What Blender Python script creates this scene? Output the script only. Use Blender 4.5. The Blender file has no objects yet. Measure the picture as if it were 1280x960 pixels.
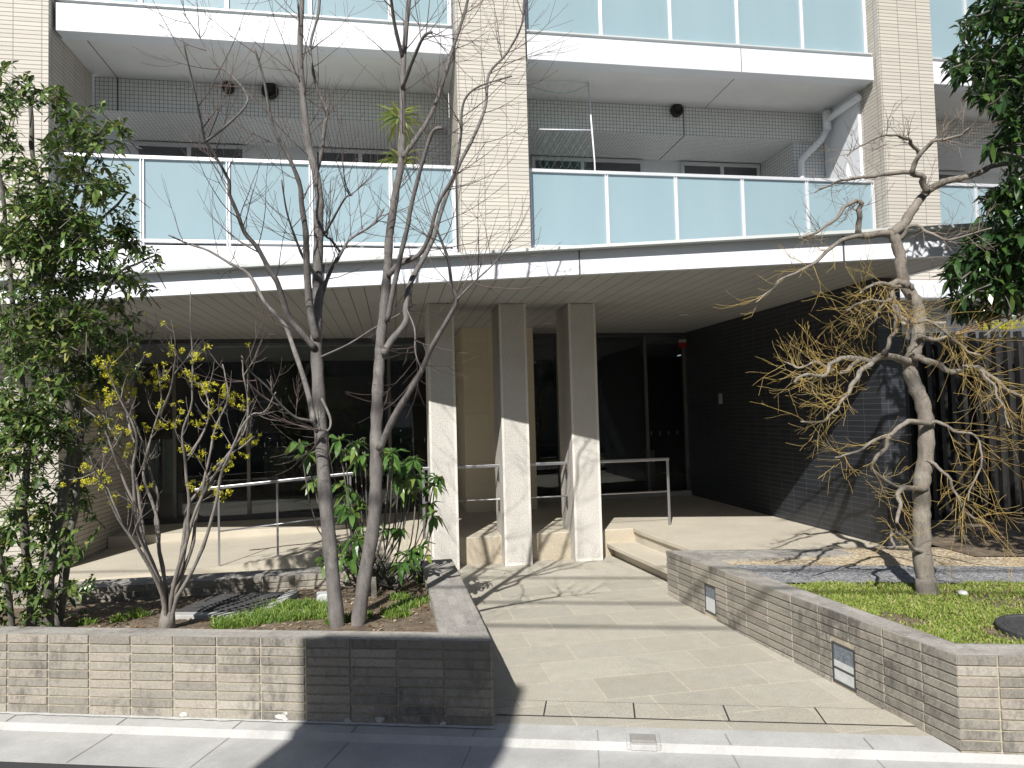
import bpy, math, random
from mathutils import Vector as V, Matrix
import mathutils
R = math.radians
random.seed(7)
SC = bpy.context.scene
COL = SC.collection

# ------------------------------------------------------------ camera, world, sun, exposure
FPX = 870.0                       # focal length in pixels of a 1280 wide picture
yaw, pit, rol = R(9.747), R(2.402), R(-1.521)
CAM = V((0, 0, 1.5))
cf = V((math.sin(yaw)*math.cos(pit), math.cos(yaw)*math.cos(pit), math.sin(pit)))
r0 = V((math.cos(yaw), -math.sin(yaw), 0)); u0 = r0.cross(cf)
cr = r0*math.cos(rol) + u0*math.sin(rol)
cu = -r0*math.sin(rol) + u0*math.cos(rol)
cd = bpy.data.cameras.new('camera'); cam = bpy.data.objects.new('camera', cd); COL.objects.link(cam)
cd.sensor_width = 36; cd.lens = FPX/1280*36; cd.clip_start = .05; cd.clip_end = 500
m3 = Matrix((cr, cu, -cf)).transposed()
cam.matrix_world = Matrix.Translation(CAM) @ m3.to_4x4()
SC.camera = cam

SUN_EL, SH = R(41.3), R(24.5)     # elevation; heading of the shadows from +Y towards +X
w = bpy.data.worlds.new("World"); SC.world = w; w.use_nodes = True
nt = w.node_tree; bg = nt.nodes['Background']
sky = nt.nodes.new('ShaderNodeTexSky'); sky.sky_type = 'NISHITA'; sky.sun_disc = False
sky.sun_elevation = SUN_EL; sky.sun_rotation = R(204.5); sky.altitude = 50
nt.links.new(sky.outputs[0], bg.inputs[0]); bg.inputs[1].default_value = .055
sl = bpy.data.lights.new('sun', 'SUN'); sl.energy = 5.0; sl.angle = R(.53); sl.color = (1, .965, .91)
so = bpy.data.objects.new('sun', sl); COL.objects.link(so)
sd = V((math.sin(SH)*math.cos(SUN_EL), math.cos(SH)*math.cos(SUN_EL), -math.sin(SUN_EL)))
so.rotation_euler = sd.to_track_quat('-Z', 'Y').to_euler(); so.location = (-6, -12, 14)
vs = SC.view_settings; vs.view_transform = 'Standard'; vs.look = 'None'; vs.exposure = .38; vs.gamma = 1

# street direction (kerb, planter fronts, canopy edge are parallel to it) and the facade axes X / Y
AS = R(-16.93)
S = V((math.cos(AS), math.sin(AS), 0)); N = V((-math.sin(AS), math.cos(AS), 0))
def uv_(u, v, z=0): return S*u + N*v + V((0, 0, z))
def px(x, y, d):                  # point seen at photo pixel (x, y) at depth d along the view axis
    return CAM + (cf + cr*((x-640)/FPX) - cu*((y-480)/FPX))*d
def on_z(x, y, z):
    d = cf + cr*((x-640)/FPX) - cu*((y-480)/FPX); return CAM + d*((z-CAM.z)/d.z)
def depth(P): return (V(P)-CAM).dot(cf)

# ------------------------------------------------------------ mesh helpers
class MB:
    def __init__(s): s.v = []; s.f = []; s.uv = []
    def poly(s, pts, uv=None):
        b = len(s.v); s.v += [V(p) for p in pts]; s.f.append(tuple(range(b, b+len(pts)))); s.uv.append(uv)
    def box(s, lo, hi):
        x0, y0, z0 = lo; x1, y1, z1 = hi
        s.hexa([(x0,y0,z0),(x1,y0,z0),(x1,y1,z0),(x0,y1,z0)], [(x0,y0,z1),(x1,y0,z1),(x1,y1,z1),(x0,y1,z1)])
    def hexa(s, bot, top):         # prism between two loops (counter-clockwise seen from above)
        b = len(s.v); n = len(bot); s.v += [V(p) for p in bot]+[V(p) for p in top]
        s.f.append(tuple(range(b+n-1, b-1, -1))); s.uv.append(None)
        s.f.append(tuple(range(b+n, b+2*n))); s.uv.append(None)
        for i in range(n):
            j = (i+1) % n; s.f.append((b+i, b+j, b+n+j, b+n+i)); s.uv.append(None)
    def prism(s, xy, z0, z1): s.hexa([(p[0],p[1],z0) for p in xy], [(p[0],p[1],z1) for p in xy])
    def obox(s, c, ax, ay, hx, hy, z0, z1):   # box with horizontal axes ax, ay
        c = V((c[0], c[1], 0)); q = [c-ax*hx-ay*hy, c+ax*hx-ay*hy, c+ax*hx+ay*hy, c-ax*hx+ay*hy]
        s.prism(q, z0, z1)
    def bar(s, a, b, w, h=None, up=V((0,0,1))):   # rectangular bar from a to b
        a, b = V(a), V(b); h = h or w; t = (b-a).normalized(); x = t.cross(up)
        if x.length < 1e-4: x = V((1,0,0))
        x.normalize(); y = x.cross(t)
        q = [x*sx*w/2+y*sy*h/2 for sx, sy in ((-1,-1),(1,-1),(1,1),(-1,1))]
        base = len(s.v); s.v += [a+k for k in q]+[b+k for k in q]
        for i in range(4):
            j = (i+1) % 4; s.f.append((base+i, base+j, base+4+j, base+4+i)); s.uv.append(None)
        s.f.append((base+3,base+2,base+1,base)); s.uv.append(None); s.f.append((base+4,base+5,base+6,base+7)); s.uv.append(None)
    def tube(s, pts, rad, n=8, cap=True):
        pts = [V(p) for p in pts]
        if not hasattr(rad, '__len__'): rad = [rad]*len(pts)
        b = len(s.v); t = (pts[1]-pts[0]).normalized(); x = t.orthogonal().normalized()
        for i, p in enumerate(pts):
            t = (pts[min(i+1, len(pts)-1)]-pts[max(i-1, 0)])
            if t.length < 1e-9: t = V((0,0,1))
            t.normalize(); x = (x - t*x.dot(t))
            if x.length < 1e-6: x = t.orthogonal()
            x.normalize(); y = t.cross(x)
            for k in range(n):
                a = 2*math.pi*k/n; s.v.append(p+(x*math.cos(a)+y*math.sin(a))*rad[i])
        for i in range(len(pts)-1):
            for k in range(n):
                j = (k+1) % n; s.f.append((b+i*n+k, b+i*n+j, b+(i+1)*n+j, b+(i+1)*n+k)); s.uv.append(None)
        if cap:
            s.f.append(tuple(b+k for k in range(n-1, -1, -1))); s.uv.append(None)
            e = b+(len(pts)-1)*n; s.f.append(tuple(e+k for k in range(n))); s.uv.append(None)
    def lathe(s, c, prof, n=24, axis=V((0,0,1))):
        axis = axis.normalized(); x = axis.orthogonal().normalized(); y = axis.cross(x); c = V(c); b = len(s.v)
        for r, h in prof:
            for k in range(n):
                a = 2*math.pi*k/n; s.v.append(c+axis*h+(x*math.cos(a)+y*math.sin(a))*r)
        for i in range(len(prof)-1):
            for k in range(n):
                j = (k+1) % n; s.f.append((b+i*n+k, b+i*n+j, b+(i+1)*n+j, b+(i+1)*n+k)); s.uv.append(None)
        s.f.append(tuple(b+k for k in range(n-1,-1,-1))); s.uv.append(None)
        e = b+(len(prof)-1)*n; s.f.append(tuple(e+k for k in range(n))); s.uv.append(None)
    def build(s, name, mat, parent=None, bevel=0, smooth=False, udir=None):
        me = bpy.data.meshes.new(name); me.from_pydata(s.v, [], s.f); me.update()
        ul = me.uv_layers.new(name='UVMap').data
        for p, uv in zip(me.polygons, s.uv):
            nrm = p.normal
            if uv is None:
                if abs(nrm.z) > .7:
                    ax = udir or V((1,0,0)); ay = V((-ax.y, ax.x, 0))
                    for li in p.loop_indices:
                        q = me.vertices[me.loops[li].vertex_index].co; ul[li].uv = (q.dot(ax), q.dot(ay))
                else:
                    t = V((-nrm.y, nrm.x, 0)); t.normalize()
                    for li in p.loop_indices:
                        q = me.vertices[me.loops[li].vertex_index].co; ul[li].uv = (q.dot(t), q.z)
            else:
                for k, li in enumerate(p.loop_indices): ul[li].uv = uv[k]
            p.use_smooth = smooth
        me.materials.append(mat)
        o = bpy.data.objects.new(name, me); COL.objects.link(o)
        if parent is not None:
            o.parent = parent
            if parent.type == 'EMPTY': o.matrix_parent_inverse = Matrix.Translation(-parent.location)
        if bevel:
            bm = o.modifiers.new('bevel', 'BEVEL'); bm.width = bevel; bm.segments = 2; bm.limit_method = 'ANGLE'; bm.angle_limit = R(40)
        return o
def tag(o, label=None, cat=None, group=None, kind=None):
    if label: o['label'] = label
    if cat: o['category'] = cat
    if group: o['group'] = group
    if kind: o['kind'] = kind
    return o
def thing(name, label, cat, loc=(0,0,0), group=None):
    o = bpy.data.objects.new(name, None); COL.objects.link(o); o.location = loc; o.empty_display_size = .2
    return tag(o, label, cat, group)

# ------------------------------------------------------------ materials
class NT:
    def __init__(s, name):
        s.m = bpy.data.materials.new(name); s.m.use_nodes = True; s.t = s.m.node_tree
        s.b = s.t.nodes['Principled BSDF']; s.out = s.t.nodes['Material Output']
    def n(s, ty, **kw):
        o = s.t.nodes.new('ShaderNode'+ty)
        for k, v in kw.items():
            if k.startswith('_'): setattr(o, k[1:], v)
            else: o.inputs[k.replace('0', ' ') if k not in o.inputs else k].default_value = v
        return o
    def l(s, a, b): s.t.links.new(a, b)
    def coord(s, kind='Object'): return s.n('TexCoord').outputs[kind]
    def noise(s, scale, detail=4, rough=.55, co=None, dist=0):
        o = s.n('TexNoise', Scale=scale, Detail=detail, Roughness=rough, Distortion=dist)
        s.l(co if co is not None else s.coord(), o.inputs['Vector']); return o.outputs['Fac']
    def ramp(s, fac, stops):
        o = s.n('ValToRGB'); e = o.color_ramp.elements
        e[0].position, e[0].color = stops[0][0], (*stops[0][1], 1)
        e[1].position, e[1].color = stops[1][0], (*stops[1][1], 1)
        for p, c in stops[2:]: x = e.new(p); x.color = (*c, 1)
        s.l(fac, o.inputs[0]); return o.outputs[0]
    def mix(s, fac, a, b, mode='MIX'):
        o = s.n('Mix'); o.data_type = 'RGBA'; o.blend_type = mode
        for i, v in ((0, fac), (6, a), (7, b)):
            if isinstance(v, (int, float)): o.inputs[i].default_value = v
            elif isinstance(v, tuple): o.inputs[i].default_value = (*v, 1)
            else: s.l(v, o.inputs[i])
        return o.outputs[2]
    def maprange(s, v, a, b, c, d):
        o = s.n('MapRange'); s.l(v, o.inputs[0])
        for i, k in enumerate((a, b, c, d)): o.inputs[i+1].default_value = k
        return o.outputs[0]
    def bump(s, h, strength=.3, dist=.01, prev=None):
        o = s.n('Bump', Strength=strength, Distance=dist); s.l(h, o.inputs['Height'])
        if prev is not None: s.l(prev, o.inputs['Normal'])
        s.l(o.outputs[0], s.b.inputs['Normal']); return o.outputs[0]
    def base(s, c):
        if isinstance(c, tuple): s.b.inputs['Base Color'].default_value = (*c, 1)
        else: s.l(c, s.b.inputs['Base Color'])
    def set(s, rough=.6, metal=0, spec=.5):
        s.b.inputs['Roughness'].default_value = rough; s.b.inputs['Metallic'].default_value = metal
        s.b.inputs['Specular IOR Level'].default_value = spec
def plain(name, c, rough=.6, metal=0, var=.12, scale=9, bump=0):
    t = NT(name); f = t.noise(scale, 5)
    t.base(t.ramp(f, [(.3, tuple(k*(1-var) for k in c)), (.7, tuple(min(1, k*(1+var)) for k in c))])); t.set(rough, metal)
    if bump: t.bump(t.noise(scale*12, 3), bump, .004)
    return t.m
def brick(name, c1, c2, mortar, bw, rh, ms, rough=.75, off=0, stain=None, grain=.5, bumps=.8, mix_dark=0, soil=0):
    t = NT(name); uv = t.coord('UV')
    b = t.n('TexBrick', _offset=off, _offset_frequency=2, _squash=1)
    b.inputs['Scale'].default_value = 1; b.inputs['Brick Width'].default_value = bw; b.inputs['Row Height'].default_value = rh
    b.inputs['Mortar Size'].default_value = ms; b.inputs['Mortar Smooth'].default_value = .25; b.inputs['Bias'].default_value = 0
    b.inputs['Color1'].default_value = (*c1, 1); b.inputs['Color2'].default_value = (*c2, 1); b.inputs['Mortar'].default_value = (*mortar, 1)
    t.l(uv, b.inputs['Vector']); col = b.outputs['Color']
    g = t.noise(70, 5, .7); col = t.mix(grain, col, t.ramp(g, [(.25, (.55,.55,.55)), (.75, (1.25,1.25,1.25))]), 'MULTIPLY')
    if stain:                      # soot and lichen in blotches of its own
        f = t.noise(stain[0], 6, .65, dist=.6); f2 = t.noise(stain[0]*5, 6, .75)
        fm = t.n('Math', _operation='MULTIPLY'); t.l(f, fm.inputs[0]); t.l(f2, fm.inputs[1])
        k = t.maprange(fm.outputs[0], stain[2], stain[3], 0, stain[4])
        inv = t.n('Math', _operation='SUBTRACT'); inv.inputs[0].default_value = 1; t.l(b.outputs['Fac'], inv.inputs[1])
        kk = t.n('Math', _operation='MULTIPLY'); t.l(k, kk.inputs[0])
        iv = t.maprange(inv.outputs[0], 0, 1, .25, 1); t.l(iv, kk.inputs[1])
        col = t.mix(kk.outputs[0], col, stain[1])
    t.base(col); t.set(rough)
    h = t.n('Math', _operation='SUBTRACT'); h.inputs[0].default_value = 1; t.l(b.outputs['Fac'], h.inputs[1])
    p = t.bump(h.outputs[0], bumps, .006); t.bump(g, .35, .003, p)
    return t.m
M = {}
M['pillar_tile'] = brick('pillar_tile', (.545,.508,.448), (.475,.443,.39), (.205,.19,.17), .303, .0507, .0042, .6, 0, None, .35, .7)
M['core_tile'] = brick('core_tile', (.66,.58,.44), (.62,.54,.41), (.52,.45,.34), .6, .3, .002, .6, 0, None, .2, .3)
M['planter_tile'] = brick('planter_tile', (.50,.45,.385), (.36,.325,.28), (.50,.45,.34), .235, .045, .0028, .85, 0,
                          (1.9, (.085,.078,.072), .21, .40, .9), .7, .9)
M['cap_tile'] = brick('cap_tile', (.42,.40,.37), (.33,.315,.29), (.42,.39,.33), .235, .055, .0028, .88, .5,
                      (2.6, (.09,.086,.082), .23, .40, .65), .8, .8)
M['dark_tile'] = brick('dark_tile', (.038,.042,.050), (.028,.031,.038), (.095,.10,.108), .235, .05, .0028, .36, 0, None, .4, .9)
M['mosaic'] = brick('mosaic', (.72,.73,.73), (.66,.67,.67), (.13,.13,.13), .0535, .0535, .0034, .45, 0, None, .1, .5)

def planter_face():
    t = NT('planter_face'); gi = t.n('NewGeometry')
    a = t.ramp(gi.outputs['Random Per Island'], [(0, (.235,.217,.188)), (.35, (.29,.27,.233)), (.7, (.34,.315,.27)), (.9, (.35,.315,.27)), (1, (.42,.395,.345))])
    co = t.coord(); g = t.noise(85, 5, .75, co); a = t.mix(.7, a, t.ramp(g, [(.3, (.6,.6,.6)), (.7, (1.3,1.29,1.27))]), 'MULTIPLY')
    mp = t.n('Mapping'); mp.inputs['Scale'].default_value = (1,1,.45); t.l(co, mp.inputs[0])
    f = t.noise(26, 6, .75, mp.outputs[0], .3); f2 = t.noise(2.2, 4, .6); m_ = t.n('Math', _operation='MULTIPLY'); t.l(f, m_.inputs[0]); t.l(f2, m_.inputs[1])
    k = t.maprange(m_.outputs[0], .24, .38, 0, .78); a = t.mix(k, a, (.085,.080,.075))
    w2 = t.maprange(t.noise(17, 5, .7, mp.outputs[0]), .62, .76, 0, .5); a = t.mix(w2, a, (.48,.46,.42))
    t.base(a); t.set(.88); p = t.bump(g, .6, .004); t.bump(f, .4, .006, p); return t.m
M['planter_face'] = planter_face()
M['cement'] = plain('cement', (.50,.50,.485), .9, 0, .15, 40)
M['mortar'] = plain('mortar', (.42,.375,.29), .9, 0, .18, 30, .3)
def granite(name, c, speck=.5, rough=.8, sc=160, blotch=None):
    t = NT(name); f = t.noise(sc, 3, .7); a = t.ramp(f, [(.3, tuple(k*(1-speck) for k in c)), (.62, tuple(min(1,k*(1+speck*.35)) for k in c))])
    g = t.noise(2.2, 6, .6); col = t.mix(.35, a, t.ramp(g, [(.3, (.7,.68,.64)), (.7, (1.12,1.1,1.06))]), 'MULTIPLY')
    if blotch:
        q = t.maprange(t.noise(3.1, 6, .65, dist=.4), .5, .75, 0, blotch[1]); col = t.mix(q, col, blotch[0])
    t.base(col); t.set(rough); t.bump(f, .5, .003); return t.m
M['column_stone'] = granite('column_stone', (.555,.54,.51), .38, .85, 95)
M['column_edge'] = granite('column_edge', (.68,.66,.62), .15, .7, 95)
M['riser_stone'] = granite('riser_stone', (.47,.415,.325), .3, .8, 120)
M['platform_stone'] = granite('platform_stone', (.51,.47,.39), .2, .8, 120, ((.41,.37,.29), .5))
def paving():
    t = NT('paving'); uv = t.coord('UV')
    mp = t.n('Mapping'); mp.inputs['Location'].default_value = (.08, .05, 0); t.l(uv, mp.inputs['Vector'])
    b = t.n('TexBrick', _offset=.5, _offset_frequency=2)
    for k, v in (('Scale', 1), ('Brick Width', .46), ('Row Height', .30), ('Mortar Size', .006), ('Mortar Smooth', .3), ('Bias', 0)): b.inputs[k].default_value = v
    b.inputs['Color1'].default_value = (.475,.452,.392,1); b.inputs['Color2'].default_value = (.39,.372,.325,1); b.inputs['Mortar'].default_value = (.52,.475,.39,1)
    t.l(mp.outputs[0], b.inputs['Vector'])
    f = t.noise(130, 4, .75); col = t.mix(.6, b.outputs['Color'], t.ramp(f, [(.3, (.42,.41,.39)), (.65, (1.32,1.31,1.29))]), 'MULTIPLY')
    g0 = t.noise(11, 6, .75); col = t.mix(.5, col, t.ramp(g0, [(.3, (.78,.77,.75)), (.7, (1.12,1.12,1.1))]), 'MULTIPLY')
    g = t.maprange(t.noise(1.5, 7, .65, dist=.5), .48, .70, 0, .6); col = t.mix(g, col, (.39,.35,.275))
    g = t.maprange(t.noise(2.7, 6, .7, dist=.3), .56, .75, 0, .5); col = t.mix(g, col, (.27,.26,.24))
    t.base(col); t.set(.8); h = t.n('Math', _operation='SUBTRACT'); h.inputs[0].default_value = 1; t.l(b.outputs['Fac'], h.inputs[1])
    p = t.bump(h.outputs[0], .25, .003); t.bump(f, .35, .003, p); return t.m
M['paving'] = paving()
def concrete(name, c, crack=True):
    t = NT(name); f = t.noise(3, 8, .7); a = t.ramp(f, [(.3, tuple(k*.78 for k in c)), (.7, tuple(k*1.1 for k in c))])
    g = t.noise(90, 4, .7); a = t.mix(.4, a, t.ramp(g, [(.3, (.75,.75,.75)), (.7, (1.15,1.15,1.15))]), 'MULTIPLY')
    st = t.maprange(t.noise(1.2, 7, .7, dist=.8), .52, .7, 0, .5); a = t.mix(st, a, tuple(k*.6 for k in c))
    t.base(a); t.set(.85); t.bump(g, .3, .003); return t.m
M['grate'] = plain('grate', (.05,.05,.052), .7, 0, .3, 40)
M['concrete'] = concrete('concrete', (.46,.46,.445))
M['concrete_dark'] = concrete('concrete_dark', (.30,.29,.27))
M['asphalt'] = plain('asphalt', (.05,.05,.052), .9, 0, .35, 240, .6)
M['ground'] = plain('ground', (.22,.19,.15), .9, 0, .3, 6, .3)
def soil():
    t = NT('soil'); f = t.noise(9, 8, .75); a = t.ramp(f, [(.32, (.085,.062,.043)), (.5, (.20,.158,.112)), (.7, (.34,.285,.21))])
    g = t.noise(150, 3, .8); a = t.mix(.8, a, t.ramp(g, [(.35, (.45,.42,.4)), (.62, (1.5,1.45,1.4))]), 'MULTIPLY')
    t.base(a); t.set(.95); p = t.bump(f, .8, .03); t.bump(g, .8, .01, p); return t.m
M['soil'] = soil()
def streaked(name, c, rough):
    t = NT(name); mp = t.n('Mapping'); mp.inputs['Scale'].default_value = (7,7,.5); t.l(t.coord(), mp.inputs[0])
    a = t.ramp(t.noise(1.5, 4), [(.3, tuple(k*.95 for k in c)), (.7, tuple(k*1.03 for k in c))])
    k = t.maprange(t.noise(2.4, 6, .7, mp.outputs[0]), .55, .78, 0, .32); t.base(t.mix(k, a, tuple(q*.72 for q in c))); t.set(rough); return t.m
M['white_paint'] = streaked('white_paint', (.67,.69,.73), .42)
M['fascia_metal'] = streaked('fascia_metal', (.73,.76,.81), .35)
M['lip_metal'] = plain('lip_metal', (.60,.63,.62), .35, .2, .05, 2)
M['ceiling_paint'] = plain('ceiling_paint', (.66,.66,.655), .8, 0, .04, 3)
M['wall_paint'] = plain('wall_paint', (.74,.76,.79), .7, 0, .04, 3)
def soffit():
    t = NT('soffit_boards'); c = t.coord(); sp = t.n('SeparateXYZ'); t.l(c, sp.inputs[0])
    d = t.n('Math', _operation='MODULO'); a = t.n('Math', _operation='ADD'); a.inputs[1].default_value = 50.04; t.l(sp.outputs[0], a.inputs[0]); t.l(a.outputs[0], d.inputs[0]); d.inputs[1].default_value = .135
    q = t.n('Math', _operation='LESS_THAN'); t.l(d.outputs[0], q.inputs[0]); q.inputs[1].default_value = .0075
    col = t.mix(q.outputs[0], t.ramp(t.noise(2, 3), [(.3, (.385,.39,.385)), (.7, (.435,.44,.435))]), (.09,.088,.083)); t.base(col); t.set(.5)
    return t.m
M['soffit'] = soffit()
M['steel'] = plain('steel', (.50,.50,.52), .42, 1, .06, 4)
M['dark_steel'] = plain('dark_steel', (.10,.10,.105), .4, .6, .1, 4)
M['aluminium'] = plain('aluminium', (.70,.71,.73), .4, .35, .04, 4)
M['slat'] = plain('slat', (.022,.021,.020), .5, 0, .2, 5)
M['mullion'] = plain('mullion', (.16,.155,.15), .45, .4, .1, 4)
M['black'] = plain('black', (.012,.012,.012), .6)
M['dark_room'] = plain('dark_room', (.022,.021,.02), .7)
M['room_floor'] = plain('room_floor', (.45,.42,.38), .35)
M['counter'] = plain('counter', (.06,.05,.045), .3)
M['curtain'] = plain('curtain', (.30,.34,.34), .8)
def frosted():
    t = NT('frosted_glass'); mp = t.n('Mapping'); mp.inputs['Scale'].default_value = (1.6,1,.35); t.l(t.coord(), mp.inputs[0]); f = t.noise(1.3, 6, .6, mp.outputs[0]); a = t.ramp(f, [(.3, (.335,.455,.510)), (.7, (.37,.49,.545))])
    t.base(a); t.set(.25, 0, .45); tr = t.n('BsdfTranslucent'); tr.inputs[0].default_value = (.62,.72,.74,1); mx = t.n('MixShader'); mx.inputs[0].default_value = .30
    t.l(t.b.outputs[0], mx.inputs[1]); t.l(tr.outputs[0], mx.inputs[2]); t.l(mx.outputs[0], t.out.inputs[0]); return t.m
M['frosted'] = frosted()
def glass(name, tint=(.86,.88,.88), extra=0):
    t = NT(name); tr = t.n('BsdfTransparent'); tr.inputs[0].default_value = (*tint, 1)
    gl = t.n('BsdfGlossy'); gl.inputs['Roughness'].default_value = .0; gl.inputs[0].default_value = (.9,.95,1,1)
    fr = t.n('Fresnel'); fr.inputs[0].default_value = 1.5; mx = t.n('MixShader')
    t.l(fr.outputs[0], mx.inputs[0]); t.l(tr.outputs[0], mx.inputs[1]); t.l(gl.outputs[0], mx.inputs[2]); t.l(mx.outputs[0], t.out.inputs[0]); return t.m
M['glass'] = glass('glass')
def window_glass():
    t = NT('window_glass'); t.base((.022,.025,.028)); t.set(.03, 0, .5); gl = t.n('BsdfGlossy'); gl.inputs['Roughness'].default_value = .02; gl.inputs[0].default_value = (.9,.95,1,1)
    mx = t.n('MixShader'); mx.inputs[0].default_value = .13; t.l(t.b.outputs[0], mx.inputs[1]); t.l(gl.outputs[0], mx.inputs[2]); t.l(mx.outputs[0], t.out.inputs[0]); return t.m
M['window_glass'] = window_glass()
def bark(name, c1, c2, sc=14):
    t = NT(name); co = t.coord(); mp = t.n('Mapping'); mp.inputs['Scale'].default_value = (1.6, 1.6, .55); t.l(co, mp.inputs[0])
    f = t.noise(sc, 8, .75, mp.outputs[0]); a = t.ramp(f, [(.3, c1), (.7, c2)])
    g = t.noise(sc*9, 4, .8); a = t.mix(.5, a, t.ramp(g, [(.3, (.55,.55,.55)), (.7, (1.3,1.28,1.25))]), 'MULTIPLY')
    st = t.maprange(t.noise(5, 6, .7), .54, .68, 0, .6); a = t.mix(st, a, (.32,.31,.275)); sd_ = t.maprange(t.noise(8, 7, .75, mp.outputs[0], .8), .55, .68, 0, .65); a = t.mix(sd_, a, (.055,.05,.046))
    t.base(a); t.set(.9); p = t.bump(f, .6, .012); t.bump(g, .5, .004, p); return t.m
M['bark_grey'] = bark('bark_grey', (.095,.085,.082), (.235,.22,.21))
M['bark_pale'] = bark('bark_pale', (.14,.12,.10), (.31,.28,.24), 10)
M['bark_dark'] = bark('bark_dark', (.07,.065,.055), (.20,.19,.165))
M['twig_red'] = plain('twig_red', (.115,.085,.078), .8, 0, .3, 30)
def twig_mix():
    t = NT('twig_yellow'); f = t.noise(5.5, 3, .6)
    t.base(t.ramp(f, [(.32, (.21,.175,.13)), (.46, (.36,.265,.085)), (.60, (.37,.26,.08)), (.7, (.33,.17,.07))])); t.set(.75); return t.m
M['twig_yellow'] = twig_mix()
M['twig_tan'] = plain('twig_tan', (.235,.19,.155), .8, 0, .25, 25)
def leaf_mat(name, cols, rough=.32, trans=.25):
    t = NT(name); g = t.n('NewGeometry'); a = t.ramp(g.outputs['Random Per Island'], cols)
    t.base(a); t.set(rough, 0, .5)
    tr = t.n('BsdfTranslucent'); t.l(a, tr.inputs[0]); mx = t.n('MixShader'); mx.inputs[0].default_value = trans
    t.l(t.b.outputs[0], mx.inputs[1]); t.l(tr.outputs[0], mx.inputs[2]); t.l(mx.outputs[0], t.out.inputs[0]); return t.m
M['leaf_left'] = leaf_mat('leaf_left', [(0, (.05,.10,.028)), (.5, (.105,.175,.042)), (.85, (.19,.25,.07)), (1, (.32,.31,.10))])
M['leaf_right'] = leaf_mat('leaf_right', [(0, (.022,.055,.018)), (.7, (.04,.09,.022)), (1, (.085,.14,.03))], .25, .15)
M['leaf_rhodo'] = leaf_mat('leaf_rhodo', [(0, (.06,.14,.03)), (.6, (.10,.20,.045)), (.93, (.19,.27,.06)), (1, (.36,.30,.06))], .3, .3)
M['stem_grey'] = bark('stem_grey', (.15,.135,.122), (.32,.29,.26), 22)
M['petal'] = leaf_mat('petal', [(0, (.56,.53,.03)), (1, (.76,.72,.07))], .7, .3)
M['grass'] = leaf_mat('grass', [(0, (.17,.28,.04)), (.5, (.30,.40,.07)), (.82, (.40,.44,.12)), (1, (.55,.46,.27))], .6, .35)
M['grass_dark'] = leaf_mat('grass_dark', [(0, (.09,.18,.03)), (.7, (.18,.30,.045)), (1, (.32,.36,.10))], .5, .3)
M['yucca'] = leaf_mat('yucca', [(0, (.18,.26,.07)), (.6, (.36,.42,.10)), (1, (.60,.54,.24))], .4, .3)
def pebble(name, cols):
    t = NT(name); v = t.n('TexVoronoi', Scale=65); t.l(t.coord(), v.inputs['Vector']); a = t.ramp(v.outputs['Color'], cols)
    t.base(a); t.set(.85); h = t.n('Math', _operation='SUBTRACT'); h.inputs[0].default_value = 1; t.l(v.outputs['Distance'], h.inputs[1]); t.bump(h.outputs[0], .9, .012); return t.m
M['gravel_tan'] = pebble('gravel_tan', [(.2, (.30,.22,.13)), (.5, (.52,.42,.28)), (.8, (.62,.55,.42))])
M['gravel_grey'] = pebble('gravel_grey', [(.2, (.16,.165,.18)), (.5, (.27,.275,.29)), (.8, (.36,.36,.36))])
M['red'] = plain('red', (.30,.02,.015), .4)
M['yellow'] = plain('yellow', (.75,.62,.01), .6, 0, .25, 40)
M['house_wall'] = plain('house_wall', (.30,.27,.23), .9)
M['white_mark'] = plain('white_mark', (.7,.7,.7), .6)
M['reflector'] = granite('reflector', (.17,.20,.24), .5, .25, 60)
M['lens'] = plain('lens', (.55,.57,.58), .35, 0, .1, 30)

# ------------------------------------------------------------ ground, road, gutter, paving
def strip(mb, v0, v1, z0, z1, u0=-14, u1=14): mb.poly([uv_(u0,v0,z0), uv_(u1,v0,z0), uv_(u1,v1,z1), uv_(u0,v1,z1)])
g = MB(); g.poly([(-120,-120,-.06),(120,-120,-.06),(120,120,-.06),(-120,120,-.06)]); tag(g.build('ground', M['ground']), kind='structure')
g = MB(); strip(g, -5.5, 2.93, -.022, -.03, -40, 40); tag(g.build('road', M['asphalt'], udir=S), kind='structure')
g = MB(); strip(g, 2.93, 3.235, -.028, -.034, -20, 20); strip(g, 3.235, 3.262, -.034, -.006, -20, 20); strip(g, 3.262, 3.40, -.006, .0, -20, 20)
g.poly([uv_(-20,2.93,-.06), uv_(20,2.93,-.06), uv_(20,2.93,-.028), uv_(-20,2.93,-.028)])
gut = tag(g.build('gutter', M['concrete'], udir=S), kind='structure')
j = MB()
for u in [-3.05+.6*k for k in range(12)]:
    q0, q1 = uv_(u-.003,2.935,-.0265), uv_(u+.003,2.935,-.0265)
    bend = .02*math.sin(u*9)
    j.poly([q0, q1, uv_(u+.003+bend,3.234,-.0325), uv_(u-.003+bend,3.234,-.0325)])
    j.poly([uv_(u-.003+bend,3.264,-.003), uv_(u+.003+bend,3.264,-.003), uv_(u+.003+bend*1.5,3.36,.001), uv_(u-.003+bend*1.5,3.36,.001)])
jo = j.build('joint', M['concrete_dark'], gut)
g = MB()     # paving of the entrance path, facade aligned
g.poly([uv_(-12,3.40,0), uv_(12,3.40,0), (16,7.6,0), (2.3,7.6,0), (-6,7.6,0), (-16,7.6,0)])
tag(g.build('path', M['paving']), kind='structure')
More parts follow.
